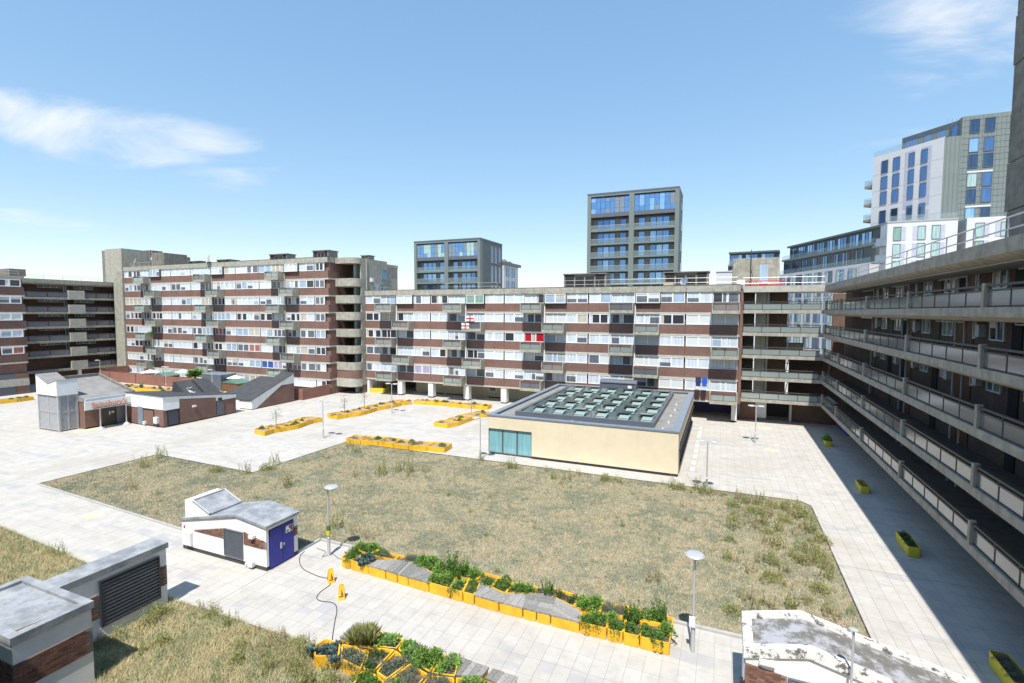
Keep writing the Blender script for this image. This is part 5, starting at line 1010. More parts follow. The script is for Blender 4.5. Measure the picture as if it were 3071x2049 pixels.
lamp(-105.6, 55.2, 3.8, (-0.8,), 'grey lamp post with one arm at the end of the long red wall'); lamp(-84.0, 53.2, 3.8, (-0.4, 0.4), 'twin-headed grey lamp post before the garden parasols'); lamp(-73.5, 53.6, 3.8, (-0.4,), 'grey lamp post behind the shop building roof')
# ================================================================== vegetation helpers
def leaf_mesh(name, n, fn, mat):
    """n leaves; fn(i) -> (centre, direction, length, width); two triangles each, bent"""
    V = []; Fc = []
    for i in range(n):
        c, d, L, w = fn(i); c = Vector(c); d = Vector(d).normalized(); s = d.cross(Vector((RNG.normal(), RNG.normal(), RNG.normal()))).normalized(); up = s.cross(d)
        k = len(V); V += [tuple(c), tuple(c+d*L*0.5+s*w*0.5+up*L*0.08), tuple(c+d*L-up*L*0.1), tuple(c+d*L*0.5-s*w*0.5+up*L*0.08)]; Fc += [(k, k+1, k+2), (k, k+2, k+3)]
    return mesh(name, V, Fc, [mat])
def rnd(a, b): return a+(b-a)*RNG.random()
def bush(mat, r, h, n, L=0.1, w=0.06, name='plant'):
    def fn(i):
        a = rnd(0, 6.283); q = RNG.random()**0.5; el = RNG.random()
        x, y = r*q*math.cos(a), r*q*math.sin(a); z = h*(1-q*q*0.75)*(0.25+0.75*el)
        lump = 0.8+0.35*math.sin(3*a+r*9)*q; x *= lump; y *= lump
        return (x, y, z), (x/r+RNG.normal()*0.5, y/r+RNG.normal()*0.5, 0.5+RNG.normal()*0.5), L*rnd(0.6, 1.3), w*rnd(0.6, 1.3)
    return leaf_mesh(name, n, fn, mat)
def weed(mat, r, h, stems, per, L=0.07, w=0.03, name='weed'):
    st = [(rnd(-r, r)*0.8, rnd(-r, r)*0.8, rnd(-0.35, 0.35), rnd(-0.35, 0.35), h*rnd(0.5, 1.05)) for _ in range(stems)]
    def fn(i):
        s = st[i % stems]; t_ = (i//stems+RNG.random())/per
        if t_ > 1: t_ = RNG.random()
        x, y, z = s[0]+s[2]*t_*s[4], s[1]+s[3]*t_*s[4], t_*s[4]; a = rnd(0, 6.283)
        return (x, y, z), (math.cos(a)*0.8, math.sin(a)*0.8, 0.9), L*rnd(0.6, 1.4)*(1.2-0.6*t_), w*rnd(0.7, 1.3)
    me_ = leaf_mesh(name, stems*per, fn, mat); V = [tuple(v.co) for v in me_.vertices]; Fc = [tuple(p.vertices) for p in me_.polygons]
    for s in st:      # thin stems tied into one crown at the root
        k = len(V); V += [(0, 0, 0), (s[0]+0.006, s[1], 0.02), (s[0]+s[2]*s[4], s[1]+s[3]*s[4], s[4]), (s[0]-0.006, s[1], 0.02)]; Fc += [(k, k+1, k+3), (k+1, k+2, k+3)]
    return mesh(name, V, Fc, [mat])
def tuft(mat, r, h, n, name='plant'):
    def fn(i):
        a = rnd(0, 6.283); q = r*RNG.random()*0.5; lean = RNG.random()*0.7
        return (q*math.cos(a), q*math.sin(a), 0), (math.cos(a)*lean, math.sin(a)*lean, 1), h*rnd(0.5, 1.1), 0.013
    return leaf_mesh(name, n, fn, mat)
def rosette(mat, r, n, L, w, name='plant'):
    heads = [(rnd(-r, r)*0.7, rnd(-r, r)*0.7) for _ in range(5)]
    def fn(i):
        hx, hy = heads[i % 5]; a = rnd(0, 6.283); e = rnd(0.1, 1.2)
        return (hx+0.03*math.cos(a), hy+0.03*math.sin(a), 0.02+0.16*RNG.random()), (math.cos(a), math.sin(a), e), L*rnd(0.6, 1.2), w*rnd(0.7, 1.3)
    return leaf_mesh(name, n, fn, mat)
VARS = {
 'herb': [bush('leaf_green', 0.42, 0.40, 420, 0.09, 0.05) for _ in range(2)], 'lush': [bush('leaf_bright', 0.45, 0.62, 460, 0.12, 0.08) for _ in range(2)],
 'lettuce': [rosette('leaf_bright', 0.42, 150, 0.22, 0.14) for _ in range(2)], 'kale': [rosette('leaf_kale', 0.42, 170, 0.22, 0.12)], 'lavender': [bush('leaf_lavender', 0.42, 0.36, 460, 0.1, 0.02) for _ in range(2)],
 'dark': [bush('leaf_dark', 0.38, 0.42, 460, 0.08, 0.04)], 'grass': [tuft('leaf_weed', 0.4, 0.75, 420)], 'sedum': [bush('leaf_grey', 0.5, 0.3, 420, 0.08, 0.05) for _ in range(2)], 'tall': [weed('leaf_green', 0.32, 0.95, 16, 26, 0.12, 0.07, 'plant')], 'dry': [bush('leaf_dry', 0.4, 0.35, 360, 0.09, 0.02)], 'russet': [weed('leaf_russet', 0.3, 1.0, 12, 24, 0.14, 0.05, 'plant')]}
PL_LAB = {'herb': 'low green herb clump', 'lush': 'bushy bright green plant', 'lettuce': 'pale green lettuce heads', 'kale': 'blue-grey leafy kale', 'lavender': 'grey-green lavender mound', 'dark': 'small dark evergreen mound', 'grass': 'upright tuft of green grass leaves', 'sedum': 'grey-green trailing sedum clump', 'tall': 'tall leafy green stems', 'dry': 'straw-coloured dried clump', 'russet': 'russet-leaved shrub'}
def plant(kind, x, y, z, s, where, grp):
    o = place('plant', random.choice(VARS[kind]), None, (x, y, z)); o.scale = (s, s, s*rnd(0.85, 1.2)); o.rotation_euler.z = rnd(0, 6.28)
    return tag(o, PL_LAB[kind]+' '+where, 'plant', grp)
# ================================================================== planters
def inset(poly, d):
    n = len(poly); r = []
    for i in range(n):
        p0, p1, p2 = Vector(poly[i-1]), Vector(poly[i]), Vector(poly[(i+1) % n]); e1 = (p1-p0).normalized(); e2 = (p2-p1).normalized(); n1 = Vector((-e1.y, e1.x)); n2 = Vector((-e2.y, e2.x))
        b = (n1+n2); k = d/max(0.35, b.length_squared/2); r.append((p1.x+b.x*0.5*k*1.0, p1.y+b.y*0.5*k*1.0))
    return r
def ccw(p): return p if sum((b[0]-a[0])*(b[1]+a[1]) for a, b in zip(p, p[1:]+p[:1])) < 0 else p[::-1]
def rounded(poly, r, seg=3):
    n = len(poly); o = []
    for i in range(n):
        p0, p1, p2 = Vector(poly[i-1]), Vector(poly[i]), Vector(poly[(i+1) % n]); a = (p0-p1); b = (p2-p1); ra = min(r, a.length*0.4); rb = min(r, b.length*0.4); A = p1+a.normalized()*ra; B = p1+b.normalized()*rb
        for k in range(seg+1): t_ = k/seg; q = A*(1-t_)**2+p1*2*t_*(1-t_)+B*t_*t_; o.append((q.x, q.y))
    return o
def planter(poly, h, kind, label, grp, soil='soil', mat='yellow', gap=0.012, planks=4, rim=0.075):
    poly = ccw(poly); cx_ = sum(p[0] for p in poly)/len(poly); cy_ = sum(p[1] for p in poly)/len(poly)
    t_ = thing('planter', (cx_, cy_, 0), label, 'planter', grp); P = inset(poly, gap); top = rounded(P, 0.09); bot = rounded(inset(P, 0.025), 0.09); k = len(top)
    m = MB(); 
    if kind == 'seat':
        m.v = [(x, y, 0.012) for x, y in bot]+[(x, y, h-0.06) for x, y in top]; m.f = [(i, (i+1) % k, k+(i+1) % k, k+i) for i in range(k)]+[tuple(range(k, 2*k))]; m.mi = [0]*len(m.f); build('tub', m, mat, t_)
        # weathered planks, cut to the tub outline
        d = Vector(P[1])-Vector(P[0]); best = max(range(len(P)), key=lambda i: (Vector(P[(i+1) % len(P)])-Vector(P[i])).length); e = (Vector(P[(best+1) % len(P)])-Vector(P[best])).normalized(); e = Vector((-e.y, e.x)) if random.random() < 0.65 else e
        nrm = Vector((-e.y, e.x)); pr = [Vector(p).dot(nrm) for p in P]; a0, a1 = min(pr), max(pr); wd = (a1-a0)/planks
        for q in range(planks):
            lo, hi = a0+q*wd+0.006, a0+(q+1)*wd-0.006; c = [Vector(p) for p in inset(P, -0.015)]
            for s_, lim in ((1, lo), (-1, -hi)):
                o = []
                for i in range(len(c)):
                    u, v = c[i-1], c[i]; du, dv = s_*u.dot(nrm)-lim, s_*v.dot(nrm)-lim
                    if (du >= 0) != (dv >= 0): o.append(u+(v-u)*(du/(du-dv)))
                    if dv >= 0: o.append(v)
                c = o
                if len(c) < 3: break
            if len(c) >= 3: build('plank', MB().prism([(p.x, p.y) for p in c], h-0.058, h+0.005+random.uniform(-0.004, 0.004)), 'timber', t_)
    else:
        inn = rounded(inset(P, rim), 0.07); ib = rounded(inset(P, rim+0.02), 0.07)
        m.v = [(x, y, 0.012) for x, y in bot]+[(x, y, h) for x, y in top]+[(x, y, h) for x, y in inn]+[(x, y, h-0.18) for x, y in ib]
        for r_ in range(3): m.f += [(r_*k+i, r_*k+(i+1) % k, (r_+1)*k+(i+1) % k, (r_+1)*k+i) for i in range(k)]
        m.mi = [0]*len(m.f); build('tub', m, mat, t_); s = MB(); s.v = [(x, y, h-0.12) for x, y in rounded(inset(P, rim+0.005), 0.07)]; s.f = [tuple(range(len(s.v)))]; s.mi = [0]; s.v += [(cx_, cy_, h-0.3)]; build('soil', s, soil, t_)
    return cx_, cy_
def fill(poly, z, kinds, n, s, where, grp):
    poly = ccw(poly); pi = inset(poly, 0.22); k = 0; tries = 0
    xs = [p[0] for p in pi]; ys = [p[1] for p in pi]
    while k < n and tries < 200:
        tries += 1; x, y = rnd(min(xs), max(xs)), rnd(min(ys), max(ys))
        if inpoly(x, y, pi): plant(kinds[k % len(kinds)], x, y, z, s*rnd(0.8, 1.15), where, grp); k += 1
# near run along the lawn
FS = [(-17.75, 19.6), (-17.13, 19.55), (-15.97, 19.5), (-14.86, 19.45), (-14.15, 19.4), (-13.52, 19.37), (-12.34, 19.33), (-11.15, 19.29), (-10.50, 19.25), (-9.91, 19.25), (-8.70, 19.2), (-7.57, 19.2), (-6.96, 19.2), (-6.33, 19.2), (-5.08, 19.2), (-3.97, 19.2), (-3.34, 19.22), (-2.70, 19.22), (-1.56, 19.25)]
MP = [(-17.75, 20.7), (-16.8, 20.45), (-15.85, 20.1), (-15.15, 20.42), (-14.3, 20.75), (-13.45, 20.5), (-12.35, 19.95), (-11.4, 20.35), (-10.75, 20.4), (-10.1, 20.3), (-8.78, 19.85), (-7.85, 20.25), (-7.1, 20.6), (-6.5, 20.45), (-5.2, 19.95), (-4.1, 20.15), (-3.39, 20.3), (-2.73, 20.3), (-1.6, 20.4)]
KIN = ['herb', 'kale', 'seat', 'seat', 'seat', 'seat', 'lush', 'lettuce', 'herb', 'seat', 'seat', 'seat', 'seat', 'seat', 'herb', 'lush', 'tall', 'herb']
ORD = ['first', 'second', 'third', 'fourth', 'fifth', 'sixth', 'seventh', 'eighth', 'ninth', 'tenth', 'eleventh', 'twelfth', 'thirteenth', 'fourteenth', 'fifteenth', 'sixteenth', 'seventeenth', 'eighteenth']
G1 = 'yellow planters in the run along the lawn'; G1P = 'plants in the run along the lawn'; H = 0.5
for i, kd in enumerate(KIN):
    poly = [FS[i], FS[i+1], MP[i+1], MP[i]]
    if kd == 'seat': planter(poly, H, 'seat', 'yellow plank-seat tub, '+ORD[i]+' in the paving-side row from the postered lamp', G1)
    else:
        planter(poly, H, 'plant', 'yellow planted tub, '+ORD[i]+' in the paving-side row from the postered lamp', G1)
        w_ = FS[i+1][0]-FS[i][0]; fill(poly, H-0.14, [kd, 'herb' if kd != 'kale' else 'kale', 'lush' if i > 13 else kd], 2 if w_ < 0.8 else 4, 0.85 if i < 14 else 0.95, 'in the '+ORD[i]+' paving-side yellow tub from the postered lamp', G1P)
BKX = [-17.75, -16.6, -15.1, -13.9, -12.6, -11.5, -10.4, -9.5, -8.7, -7.5, -6.6, -5.6, -4.5, -3.4, -1.58]
def midy(x):
    for a, b in zip(MP, MP[1:]):
        if a[0] <= x <= b[0]: return a[1]+(b[1]-a[1])*(x-a[0])/(b[0]-a[0])
    return MP[-1][1]
BK = [['herb', 'lush'], ['herb', 'lavender'], ['lavender'], ['lush', 'lush'], ['tall', 'lush'], ['tall', 'lush'], ['herb'], ['herb'], ['lettuce', 'herb'], ['sedum', 'tall'], ['dark'], ['lush'], ['lavender', 'lavender'], ['lush', 'tall', 'lavender']]
BK = BK[:13]+[['lush', 'tall', 'sedum']]
for i, (a, b) in enumerate(zip(BKX, BKX[1:])):
    poly = [(a, midy(a)+0.02), (b, midy(b)+0.02), (b, 21.05+0.12*math.sin(b*1.7)), (a, 21.05+0.12*math.sin(a*1.7))]
    planter(poly, H, 'plant', 'yellow planted tub, '+ORD[i]+' in the grass-side row from the postered lamp', G1); fill(poly, H-0.14, BK[i % len(BK)], 4 if b-a > 1 else 3, 0.85, 'in the '+ORD[i]+' grass-side yellow tub from the postered lamp', G1P)
# lower group, photographed from above
E2 = {'tA': ('seat', [(-13.40, 14.65), (-13.41, 15.63), (-12.98, 15.64), (-12.76, 15.10), (-12.78, 14.55)]), 'gA': ('grass', [(-12.75, 14.53), (-12.73, 15.21), (-12.2, 15.5), (-11.92, 14.70), (-12.46, 14.46)]), 'A2': ('lettuce', [(-12.16, 15.52), (-11.00, 15.49), (-10.94, 14.93), (-11.88, 14.70)]), 'A3': ('lettuce', [(-10.97, 15.45), (-9.77, 15.41), (-10.03, 14.62), (-10.89, 14.93)]), 'A4': ('lush', [(-9.75, 15.41), (-9.2, 15.38), (-9.14, 14.36), (-9.99, 14.6)]), 'A5': ('lettuce', [(-9.17, 15.38), (-8.53, 15.47), (-8.23, 14.55), (-9.1, 14.36)]),
 'B1': ('kale', [(-13.95, 13.83), (-13.79, 14.38), (-13.07, 14.36), (-12.63, 13.78), (-13.43, 13.4)]), 'B2': ('sedum', [(-13.03, 14.36), (-12.46, 14.43), (-11.84, 14.34), (-11.44, 13.56), (-12.48, 13.67)]), 'B3': ('dark', [(-11.80, 14.34), (-11.86, 14.65), (-10.97, 14.88), (-10.95, 13.66), (-11.40, 13.57)]), 'B4': ('sedum', [(-10.92, 14.86), (-10.08, 14.53), (-10.31, 13.50), (-10.89, 13.64)]), 'B5': ('lavender', [(-10.03, 14.52), (-9.14, 14.26), (-9.2, 13.55), (-10.08, 13.1), (-10.27, 13.46)]),
 'C1': ('lavender', [(-9.1, 14.26), (-8.23, 14.48), (-7.9, 13.9), (-9.1, 13.5)]), 'C2': ('lush', [(-8.2, 14.52), (-7.32, 14.86), (-7.0, 14.3), (-7.85, 13.95)]), 't2': ('seat', [(-8.5, 15.47), (-7.33, 15.40), (-7.37, 14.95), (-8.22, 14.6)]), 't3': ('seat', [(-7.19, 15.41), (-6.24, 15.37), (-6.14, 14.75), (-7.26, 14.88)]), 'D1': ('herb', [(-11.4, 13.5), (-10.95, 13.58), (-10.33, 13.4), (-10.2, 12.8), (-11.2, 12.7)]), 'D2': ('lush', [(-10.1, 13.02), (-9.2, 13.48), (-8.6, 12.9), (-9.6, 12.4)])}
for k_, (kd, poly) in E2.items():
    if kd == 'seat': planter(poly, H, 'seat', 'yellow tub with a weathered plank seat in the group before the dry grass', 'plank seats before the dry grass', planks=5)
    else:
        planter(poly, H, 'plant', 'broad-rimmed yellow tub holding '+PL_LAB[kd]+' before the dry grass', 'planted tubs before the dry grass', rim=0.1)
        fill(poly, H-0.14, [kd, kd, 'sedum' if kd in ('lettuce', 'lush') else kd], 7 if kd == 'lettuce' else 5, 0.8 if kd != 'grass' else 0.85, 'in the yellow tubs before the dry grass', 'plants before the dry grass')
# far ribbons of planters
def ribbon(cl, width, n, where, ends, grp, kinds, olive=False, h=0.5, per=2, mat='yellow'):
    L = [0]; 
    for a, b in zip(cl, cl[1:]): L.append(L[-1]+math.hypot(b[0]-a[0], b[1]-a[1]))
    def at(s):
        for i in range(len(cl)-1):
            if s <= L[i+1]+1e-6:
                t_ = (s-L[i])/(L[i+1]-L[i]); p = Vector(cl[i])*(1-t_)+Vector(cl[i+1])*t_; d = (Vector(cl[i+1])-Vector(cl[i])).normalized(); return p, Vector((-d.y, d.x))
    pts = []
    for k in range(n+1):
        p, nn = at(L[-1]*k/n); wv = 0.22*math.sin(k*1.9+cl[0][0]); pts.append((p+nn*(width/2+wv), p-nn*(width/2-wv)))
    for k in range(n):
        (a, b), (c, d) = pts[k], pts[k+1]; poly = [tuple(b), tuple(d), tuple(c), tuple(a)]
        planter(poly, h, 'plant', 'low yellow tub, '+ORD[k]+' from the '+ends+', '+where, grp, soil='soil_pale', mat=mat); fill(poly, h-0.13, [kinds[(k+j) % len(kinds)] for j in range(3)], per, 0.8, where+', '+ORD[k]+' tub', 'plants '+where)
ribbon([(-44.9, 37.7), (-44.3, 41), (-44.4, 45.2)], 2.0, 6, 'in the bed beside the far lamp post', 'lawn end', 'tubs beside the far lamp post', ['dark', 'dry', 'sedum', 'herb'])
ribbon([(-43.4, 46.9), (-42.4, 50.5), (-42.2, 55), (-41.0, 59.0)], 2.1, 8, 'in the long bed leading to columns', 'lawn end', 'tubs leading to the columns', ['dry', 'sedum', 'dark', 'sedum'])
ribbon([(-40.0, 59.9), (-34, 60.0), (-28.6, 60.1)], 1.5, 6, 'in the bed along the white columns', 'stair end', 'tubs along the white columns', ['dark', 'dry', 'herb'])
ribbon([(-29.0, 48.3), (-28.4, 52), (-27.4, 56.5)], 2.0, 5, 'in the bed left of the pavilion', 'lawn end', 'tubs left of the pavilion', ['dry', 'sedum', 'herb'])
ribbon([(-34.2, 39.6), (-29, 39.9), (-23.5, 40.3)], 1.7, 6, 'in the bed at the far lawn edge', 'shop end', 'tubs at the far lawn edge', ['dry', 'sedum', 'dry', 'herb'], per=3)
ribbon([(-93.0, 34.0), (-92.6, 39.6)], 1.6, 3, 'in the bed before the walkway-fronted block', 'plaza end', 'tubs before the far left block', ['dark', 'sedum']); ribbon([(-93.0, 51.8), (-86, 51.6), (-78.6, 51.3)], 2.0, 6, 'in the bed before the red wall', 'far end', 'tubs before the red wall', ['herb', 'dark', 'sedum', 'tall'])
planter([(-52.0, 64.7), (-49.5, 65.3), (-49.5, 66.6), (-52.0, 66.2)], 0.75, 'plant', 'bright yellow planter tucked under the brick block beside the stair end', None, mat='yellow_dull'); plant('russet', -50.2, 65.9, 0.6, 1.2, 'in the yellow planter under the brick block', None)
for y, L_, kd, lab in ((56.97, 1.2, 'lush', 'with a bright green bush'), (43.4, 1.6, 'dry', 'with a brown straggly plant'), (33.5, 2.1, 'dark', 'with dark upright plants'), (22.6, 1.8, 'lavender', 'with a grey-green mound')):
    planter([(9.4, y-L_/2), (10.0, y-L_/2), (10.0, y+L_/2), (9.4, y+L_/2)], 0.55, 'plant', 'shaded yellow trough '+lab+' below the walkways', None, mat='yellow_dull', rim=0.05)
    for q in range(3): plant(kd, 9.7, y+(q-1)*L_*0.27, 0.42, 0.75 if kd != 'lush' else 0.9, 'in a shaded yellow trough below the walkways', 'plants below the walkways')
# slim trees in the far beds
def slim_tree(x, y, h, lab):
    t_ = thing('sapling', (x, y, 0.4), lab, 'tree'); m = MB(); m.tube([(x, y, 0.35), (x+0.03, y, h*0.55), (x, y+0.05, h)], [0.035, 0.025, 0.012], 6)
    for q in range(7): a = rnd(0, 6.28); z = h*rnd(0.4, 0.95); m.tube([(x, y, z), (x+0.5*math.cos(a), y+0.5*math.sin(a), z+0.35)], [0.012, 0.006], 4)
    build('trunk', m, 'trunk', t_)
    def fn(i): a = rnd(0, 6.28); q = rnd(0.05, 0.75); return (x+q*math.cos(a), y+q*math.sin(a), h*rnd(0.45, 1.12)), (RNG.normal(), RNG.normal(), RNG.normal()), 0.12, 0.06
    me_ = leaf_mesh('crown', 130, fn, 'leaf_grey'); o = place('crown', me_, t_, (0, 0, 0))
slim_tree(-44.9, 40.0, 2.3, 'thin sapling in the bed beside the far lamp post'); slim_tree(-42.9, 48.5, 2.4, 'first thin sapling in the long bed leading to the columns'); slim_tree(-42.4, 51.6, 2.6, 'second thin sapling in the long bed leading to the columns'); slim_tree(-28.7, 55.0, 2.0, 'thin sapling in the bed left of the pavilion roof')
# palm and garden shrubs behind the red wall
pt = thing('palm_tree', (-83.0, 57.5, 0), 'green spiky palm behind the red garden wall', 'tree'); build('trunk', MB().tube([(-83, 57.5, 0), (-83, 57.5, 1.9)], [0.2, 0.15], 8), 'trunk', pt)
def pfn(i): a = rnd(0, 6.28); e = rnd(-0.2, 1.3); return (-83, 57.5, 1.9), (math.cos(a), math.sin(a), e), rnd(1.1, 1.8), 0.09
place('crown', leaf_mesh('crown', 260, pfn, 'leaf_bright'), pt, (0, 0, 0))
# ================================================================== weeds and grass
WV = [weed('leaf_weed', 0.35, 0.75, 16, 22) for _ in range(3)]+[weed('leaf_dry', 0.4, 0.6, 16, 20, 0.08, 0.02) for _ in range(2)]+[bush('leaf_weed', 0.42, 0.45, 480, 0.09, 0.03, 'weed')]
WL = ['tall yellow-green weed clump on the dry main lawn']*3+['straw-coloured weed clump on the dry main lawn']*2+['spreading yellow-green weed clump on the dry main lawn']
WD = [(-45.5, 28.2), (-37.4, 27.4), (-34.9, 28.0), (-34.2, 29.4), (-43.9, 25.8), (-29.4, 27.1), (-26.3, 31.0), (-24.1, 33.2), (-22.5, 32.7), (-22, 34.1), (-16, 37.7), (-11.8, 36.8), (-10.9, 36.9), (-8.1, 37.9), (-7.2, 37.9), (-3.2, 38.3), (-2.6, 38.2), (-1.5, 38.4), (-0.9, 38.1), (1.4, 37.4), (2.4, 37.2), (3.3, 37.1), (4.0, 37), (4.7, 37.3), (1.3, 34.7), (0.8, 32.4), (1.8, 33.1), (2.7, 32.5), (3.8, 34.7), (2.6, 31), (3.0, 30.6), (5.0, 33.6), (5.4, 32.5), (4.3, 30.9), (4.5, 30), (2.4, 26.7), (1.9, 24), (0.7, 23.1), (2.1, 28.6), (-21.2, 23.2), (-19.8, 22.9), (-18.5, 22.8), (4.4, 26.5), (-2.8, 24.3), (5.1, 29.4), (2.0, 35.6), (3.0, 35.4), (4.3, 35.8), (1.0, 36.0), (4.9, 36), (3.4, 33.4), (2.2, 34.0), (-23.2, 33.6), (-24.9, 32.2), (-35.1, 31.0), (-31, 36.4), (-39.5, 22.2)]
def spot(x, y):
    if x > 0.2: return 'at the lawn corner nearest the shaded walkways'
    if y > 35.5: return 'along the lawn edge facing the pavilion'
    if x < -33: return 'on the lawn arm toward the shop'
    if y < 25: return 'on the lawn near the yellow planter run'
    return 'in the middle of the main lawn'
def put_weed(x, y, s, labs, grp):
    k = random.randrange(len(WV)); o = place('weed_clump', WV[k], None, (x, y, 0.02)); o.scale = (s, s, s*rnd(0.8, 1.2)); o.rotation_euler.z = rnd(0, 6.28); tag(o, labs[k].replace('on the dry main lawn', spot(x, y)), 'weed', grp)
for x, y in WD: put_weed(x, y, rnd(1.0, 1.6), WL, 'weeds on the main lawn')
for k in range(60):   # scatter
    x, y = rnd(0.3, 5.5), rnd(22, 38)
    put_weed(x, y, rnd(0.6, 1.1), WL, 'weeds on the main lawn')
for k in range(34): put_weed(rnd(-33, 5), rnd(37.6, 38.7), rnd(0.5, 1.0), WL, 'weeds on the main lawn')
for k in range(55):
    x, y = rnd(-46, 0), rnd(20, 38)
    if inpoly(x, y, LAWN): put_weed(x, y, rnd(0.3, 0.6), WL, 'weeds on the main lawn')
WL2 = [q.replace('main lawn', 'strip by the louvre house') for q in WL]
for x, y in [(-21.6, 12.6), (-19.9, 12.1), (-20.4, 14.2), (-19.8, 14.1), (-15.8, 13.9), (-16.8, 13.2), (-14.9, 12.7), (-14.3, 13.4), (-32.1, 14.5), (-33, 14.4), (-20.1, 11.5), (-21.8, 11.6), (-13.6, 12.9), (-15.9, 14.1), (-17.2, 13.9), (-15.8, 13.3), (-14.6, 13.9), (-15.2, 13.5), (-13.2, 12.9), (-12.4, 13.0), (-22.0, 10.9), (-21.9, 13.2), (-18.5, 13.9), (-16.3, 12.5), (-12.0, 12.6), (-14.1, 13.75), (-13.6, 13.25), (-12.9, 13.3), (-12.2, 13.2), (-14.5, 14.2), (-11.6, 13.2), (-15.0, 14.2), (-14.2, 13.0), (-13.0, 12.6)]: put_weed(x, y, rnd(0.75, 1.2), WL2, 'weeds by the louvre house')
def grass(name, poly, n, mat, hmin, hmax, wid, lab, lean=0.9, avoid=()):
    xs = np.array([p[0] for p in poly]); ys = np.array([p[1] for p in poly]); out_ = np.zeros((0, 2))
    while len(out_) < n:
        q = np.c_[RNG.uniform(xs.min(), xs.max(), n), RNG.uniform(ys.min(), ys.max(), n)]; ins = np.zeros(len(q), bool); j = len(poly)-1
        for i in range(len(poly)):
            c = ((poly[i][1] > q[:, 1]) != (poly[j][1] > q[:, 1])) & (q[:, 0] < (poly[j][0]-poly[i][0])*(q[:, 1]-poly[i][1])/(poly[j][1]-poly[i][1]+1e-12)+poly[i][0]); ins ^= c; j = i
        for a, b, c, d in avoid: ins &= ~((q[:, 0] > a) & (q[:, 0] < b) & (q[:, 1] > c) & (q[:, 1] < d))
        q = q[ins]; wt = 0.5+0.5*np.sin(q[:, 0]*1.3+np.sin(q[:, 1]*0.9)*2)*np.sin(q[:, 1]*1.1+np.sin(q[:, 0]*0.7)*2); q = q[RNG.random(len(q)) < 0.45+0.55*wt]; out_ = np.r_[out_, q]
    p = out_[:n]; a = RNG.uniform(0, 6.283, n); h = RNG.uniform(hmin, hmax, n); ln = RNG.uniform(0.2, lean, n)*h; w_ = RNG.uniform(0.6, 1.3, n)*wid; b = a+1.57+RNG.normal(0, 0.5, n)
    z0 = np.full(n, 0.028); v = np.empty((n, 3, 3)); v[:, 0] = np.c_[p[:, 0]+np.cos(b)*w_/2, p[:, 1]+np.sin(b)*w_/2, z0]; v[:, 1] = np.c_[p[:, 0]-np.cos(b)*w_/2, p[:, 1]-np.sin(b)*w_/2, z0]; v[:, 2] = np.c_[p[:, 0]+np.cos(a)*ln, p[:, 1]+np.sin(a)*ln, z0+h]
    me_ = bpy.data.meshes.new(name); me_.vertices.add(3*n); me_.loops.add(3*n); me_.polygons.add(n); me_.vertices.foreach_set('co', v.ravel()); me_.loops.foreach_set('vertex_index', np.arange(3*n)); me_.polygons.foreach_set('loop_start', np.arange(0, 3*n, 3)); me_.materials.append(MATS[mat]); me_.update(calc_edges=True)
    o = place(name, me_, None, (0, 0, 0)); tag(o, lab, 'grass', kind='stuff')
grass('dry_grass', LAWN, 600000, 'grass_main', 0.03, 0.11, 0.024, 'short dry grass and sedum covering the main lawn', 1.3, [(-27.2, -20.8, 17.7, 19.8), (-18, -1.4, 19, 21.2)])
NL = [(-40, 9.0), (-6.5, 9.0), (-6.9, 12.8), (-13.8, 14.35), (-22.3, 14.25), (-29.3, 14.6), (-40.0, 15.2)]
grass('dry_grass', NL, 230000, 'grass_dry', 0.06, 0.24, 0.02, 'longer straw-coloured grass around the louvre house', 1.5, [(-24.3, -20.0, 7.7, 9.9), (-23.4, -22.4, 9.9, 14), (-13.9, -8, 13.0, 15.6)])
for x, y, z, kd, lab in ((-98.3, 59.6, 8.55, 'lush', 'on a balcony of the tall brick block'), (-97.2, 59.5, 8.5, 'tall', 'on a balcony of the tall brick block'), (-0.9, 63.4, 8.55, 'herb', 'on a balcony above the pavilion roof'), (0.2, 63.4, 8.5, 'herb', 'on a balcony above the pavilion roof')): plant(kd, x, y, z, 0.9, lab, 'plants on balconies')
# ================================================================== small things on the paving
def wet_sign(x, y, rz, lab):
    t_ = thing('floor_sign', (x, y, 0), lab, 'floor sign', rz=rz)
    for s in (-1, 1):
        build('panel', quad_plate([(-0.15, s*0.2, 0.003), (0.15, s*0.2, 0.003), (0.11, s*0.02, 0.62), (-0.11, s*0.02, 0.62)], 0.02), 'yellow', t_)
    build('symbol', quad_plate([(0.0, -0.155, 0.22), (0.08, -0.155, 0.22), (0.0, -0.075, 0.46)], -0.008), 'dusty_dark', t_); build('symbol', quad_plate([(-0.09, -0.165, 0.13), (0.09, -0.165, 0.13), (0.09, -0.15, 0.18), (-0.09, -0.15, 0.18)], -0.008), 'leaf_russet', t_)
    build('handle', MB().box(-0.06, 0.06, -0.02, 0.02, 0.615, 0.66), 'yellow', t_)
wet_sign(-17.2, 18.3, 0.9, 'yellow folding floor sign beside the cable, nearer the blue-doored kiosk'); wet_sign(-15.75, 17.4, 0.7, 'yellow folding floor sign beside the cable, nearer the plank seats')
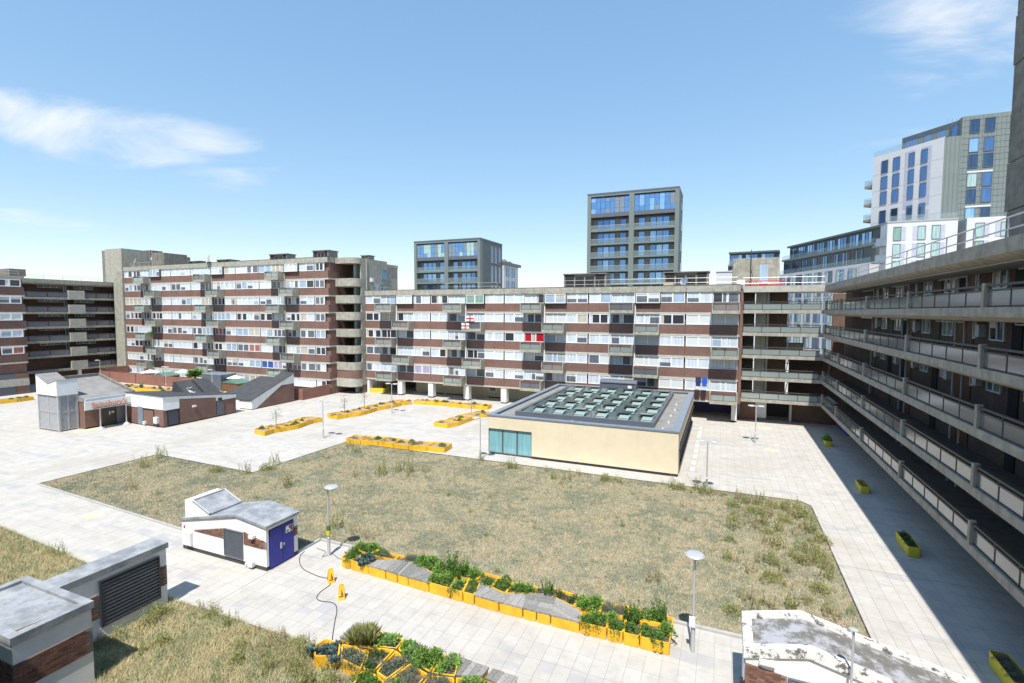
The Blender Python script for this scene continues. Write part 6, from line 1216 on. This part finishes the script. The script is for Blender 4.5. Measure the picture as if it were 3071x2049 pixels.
hp = [(-20.7, 20.1), (-20.5, 19.6), (-19.9, 19.0), (-19.18, 18.6), (-18.06, 18.4), (-17.42, 18.41), (-17.02, 18.07), (-16.97, 17.36), (-16.80, 16.97), (-16.45, 16.82), (-15.79, 16.92), (-15.30, 16.60), (-14.73, 15.84), (-14.0, 14.9), (-13.6, 14.5)]
def spline(p, n=8):
    r = []
    for i in range(len(p)-1):
        a, b, c, d = (Vector(p[max(i-1, 0)]), Vector(p[i]), Vector(p[i+1]), Vector(p[min(i+2, len(p)-1)]))
        for k in range(n): t_ = k/n; q = 0.5*((2*b)+(c-a)*t_+(2*a-5*b+4*c-d)*t_*t_+(3*b-a-3*c+d)*t_**3); r.append((q.x, q.y, 0.022))
    return r+[(p[-1][0], p[-1][1], 0.022)]
tag(build('garden_hose', MB().tube(spline(hp), 0.017, 5), 'hose'), 'thin dark hose winding over the paving past the yellow floor signs', 'hose')
tag(build('garden_hose', MB().tube(spline([(-20.3, 20.6), (-19.6, 20.5), (-19.35, 20.0), (-19.1, 20.45), (-18.4, 20.2), (-17.8, 20.3)]), 0.012, 5), 'hose'), 'short dark hose looped around the foot of the postered lamp', 'hose')
tag(build('drip_line', MB().tube([(x, y, 0.515) for x, y in ((-12.4, 14.45), (-11.0, 14.9), (-10.0, 14.55), (-9.1, 14.32), (-8.2, 14.5), (-7.3, 14.88))], 0.014, 5), 'hose'), 'dark drip pipe lying across the rims of the yellow tubs', 'hose')
# flags hung at two windows of the middle block
for x, y, z, lab in ((-34.3, 64.30, 11.62, 'white flag with a red cross inside a window of the brick block'), (-34.35, 62.93, 10.6, 'white flag with a red cross on a balcony front of the brick block')):
    t_ = thing('flag', (x+0.6, y, z), lab, 'flag'); build('cloth', MB().box(x, x+1.2, y, y+0.02, z, z+0.75), 'white_frame', t_); build('cross', MB().box(x+0.5, x+0.7, y-0.012, y-0.002, z, z+0.75).box(x, x+0.499, y-0.012, y-0.002, z+0.29, z+0.46).box(x+0.701, x+1.2, y-0.012, y-0.002, z+0.29, z+0.46), 'red_cloth', t_)
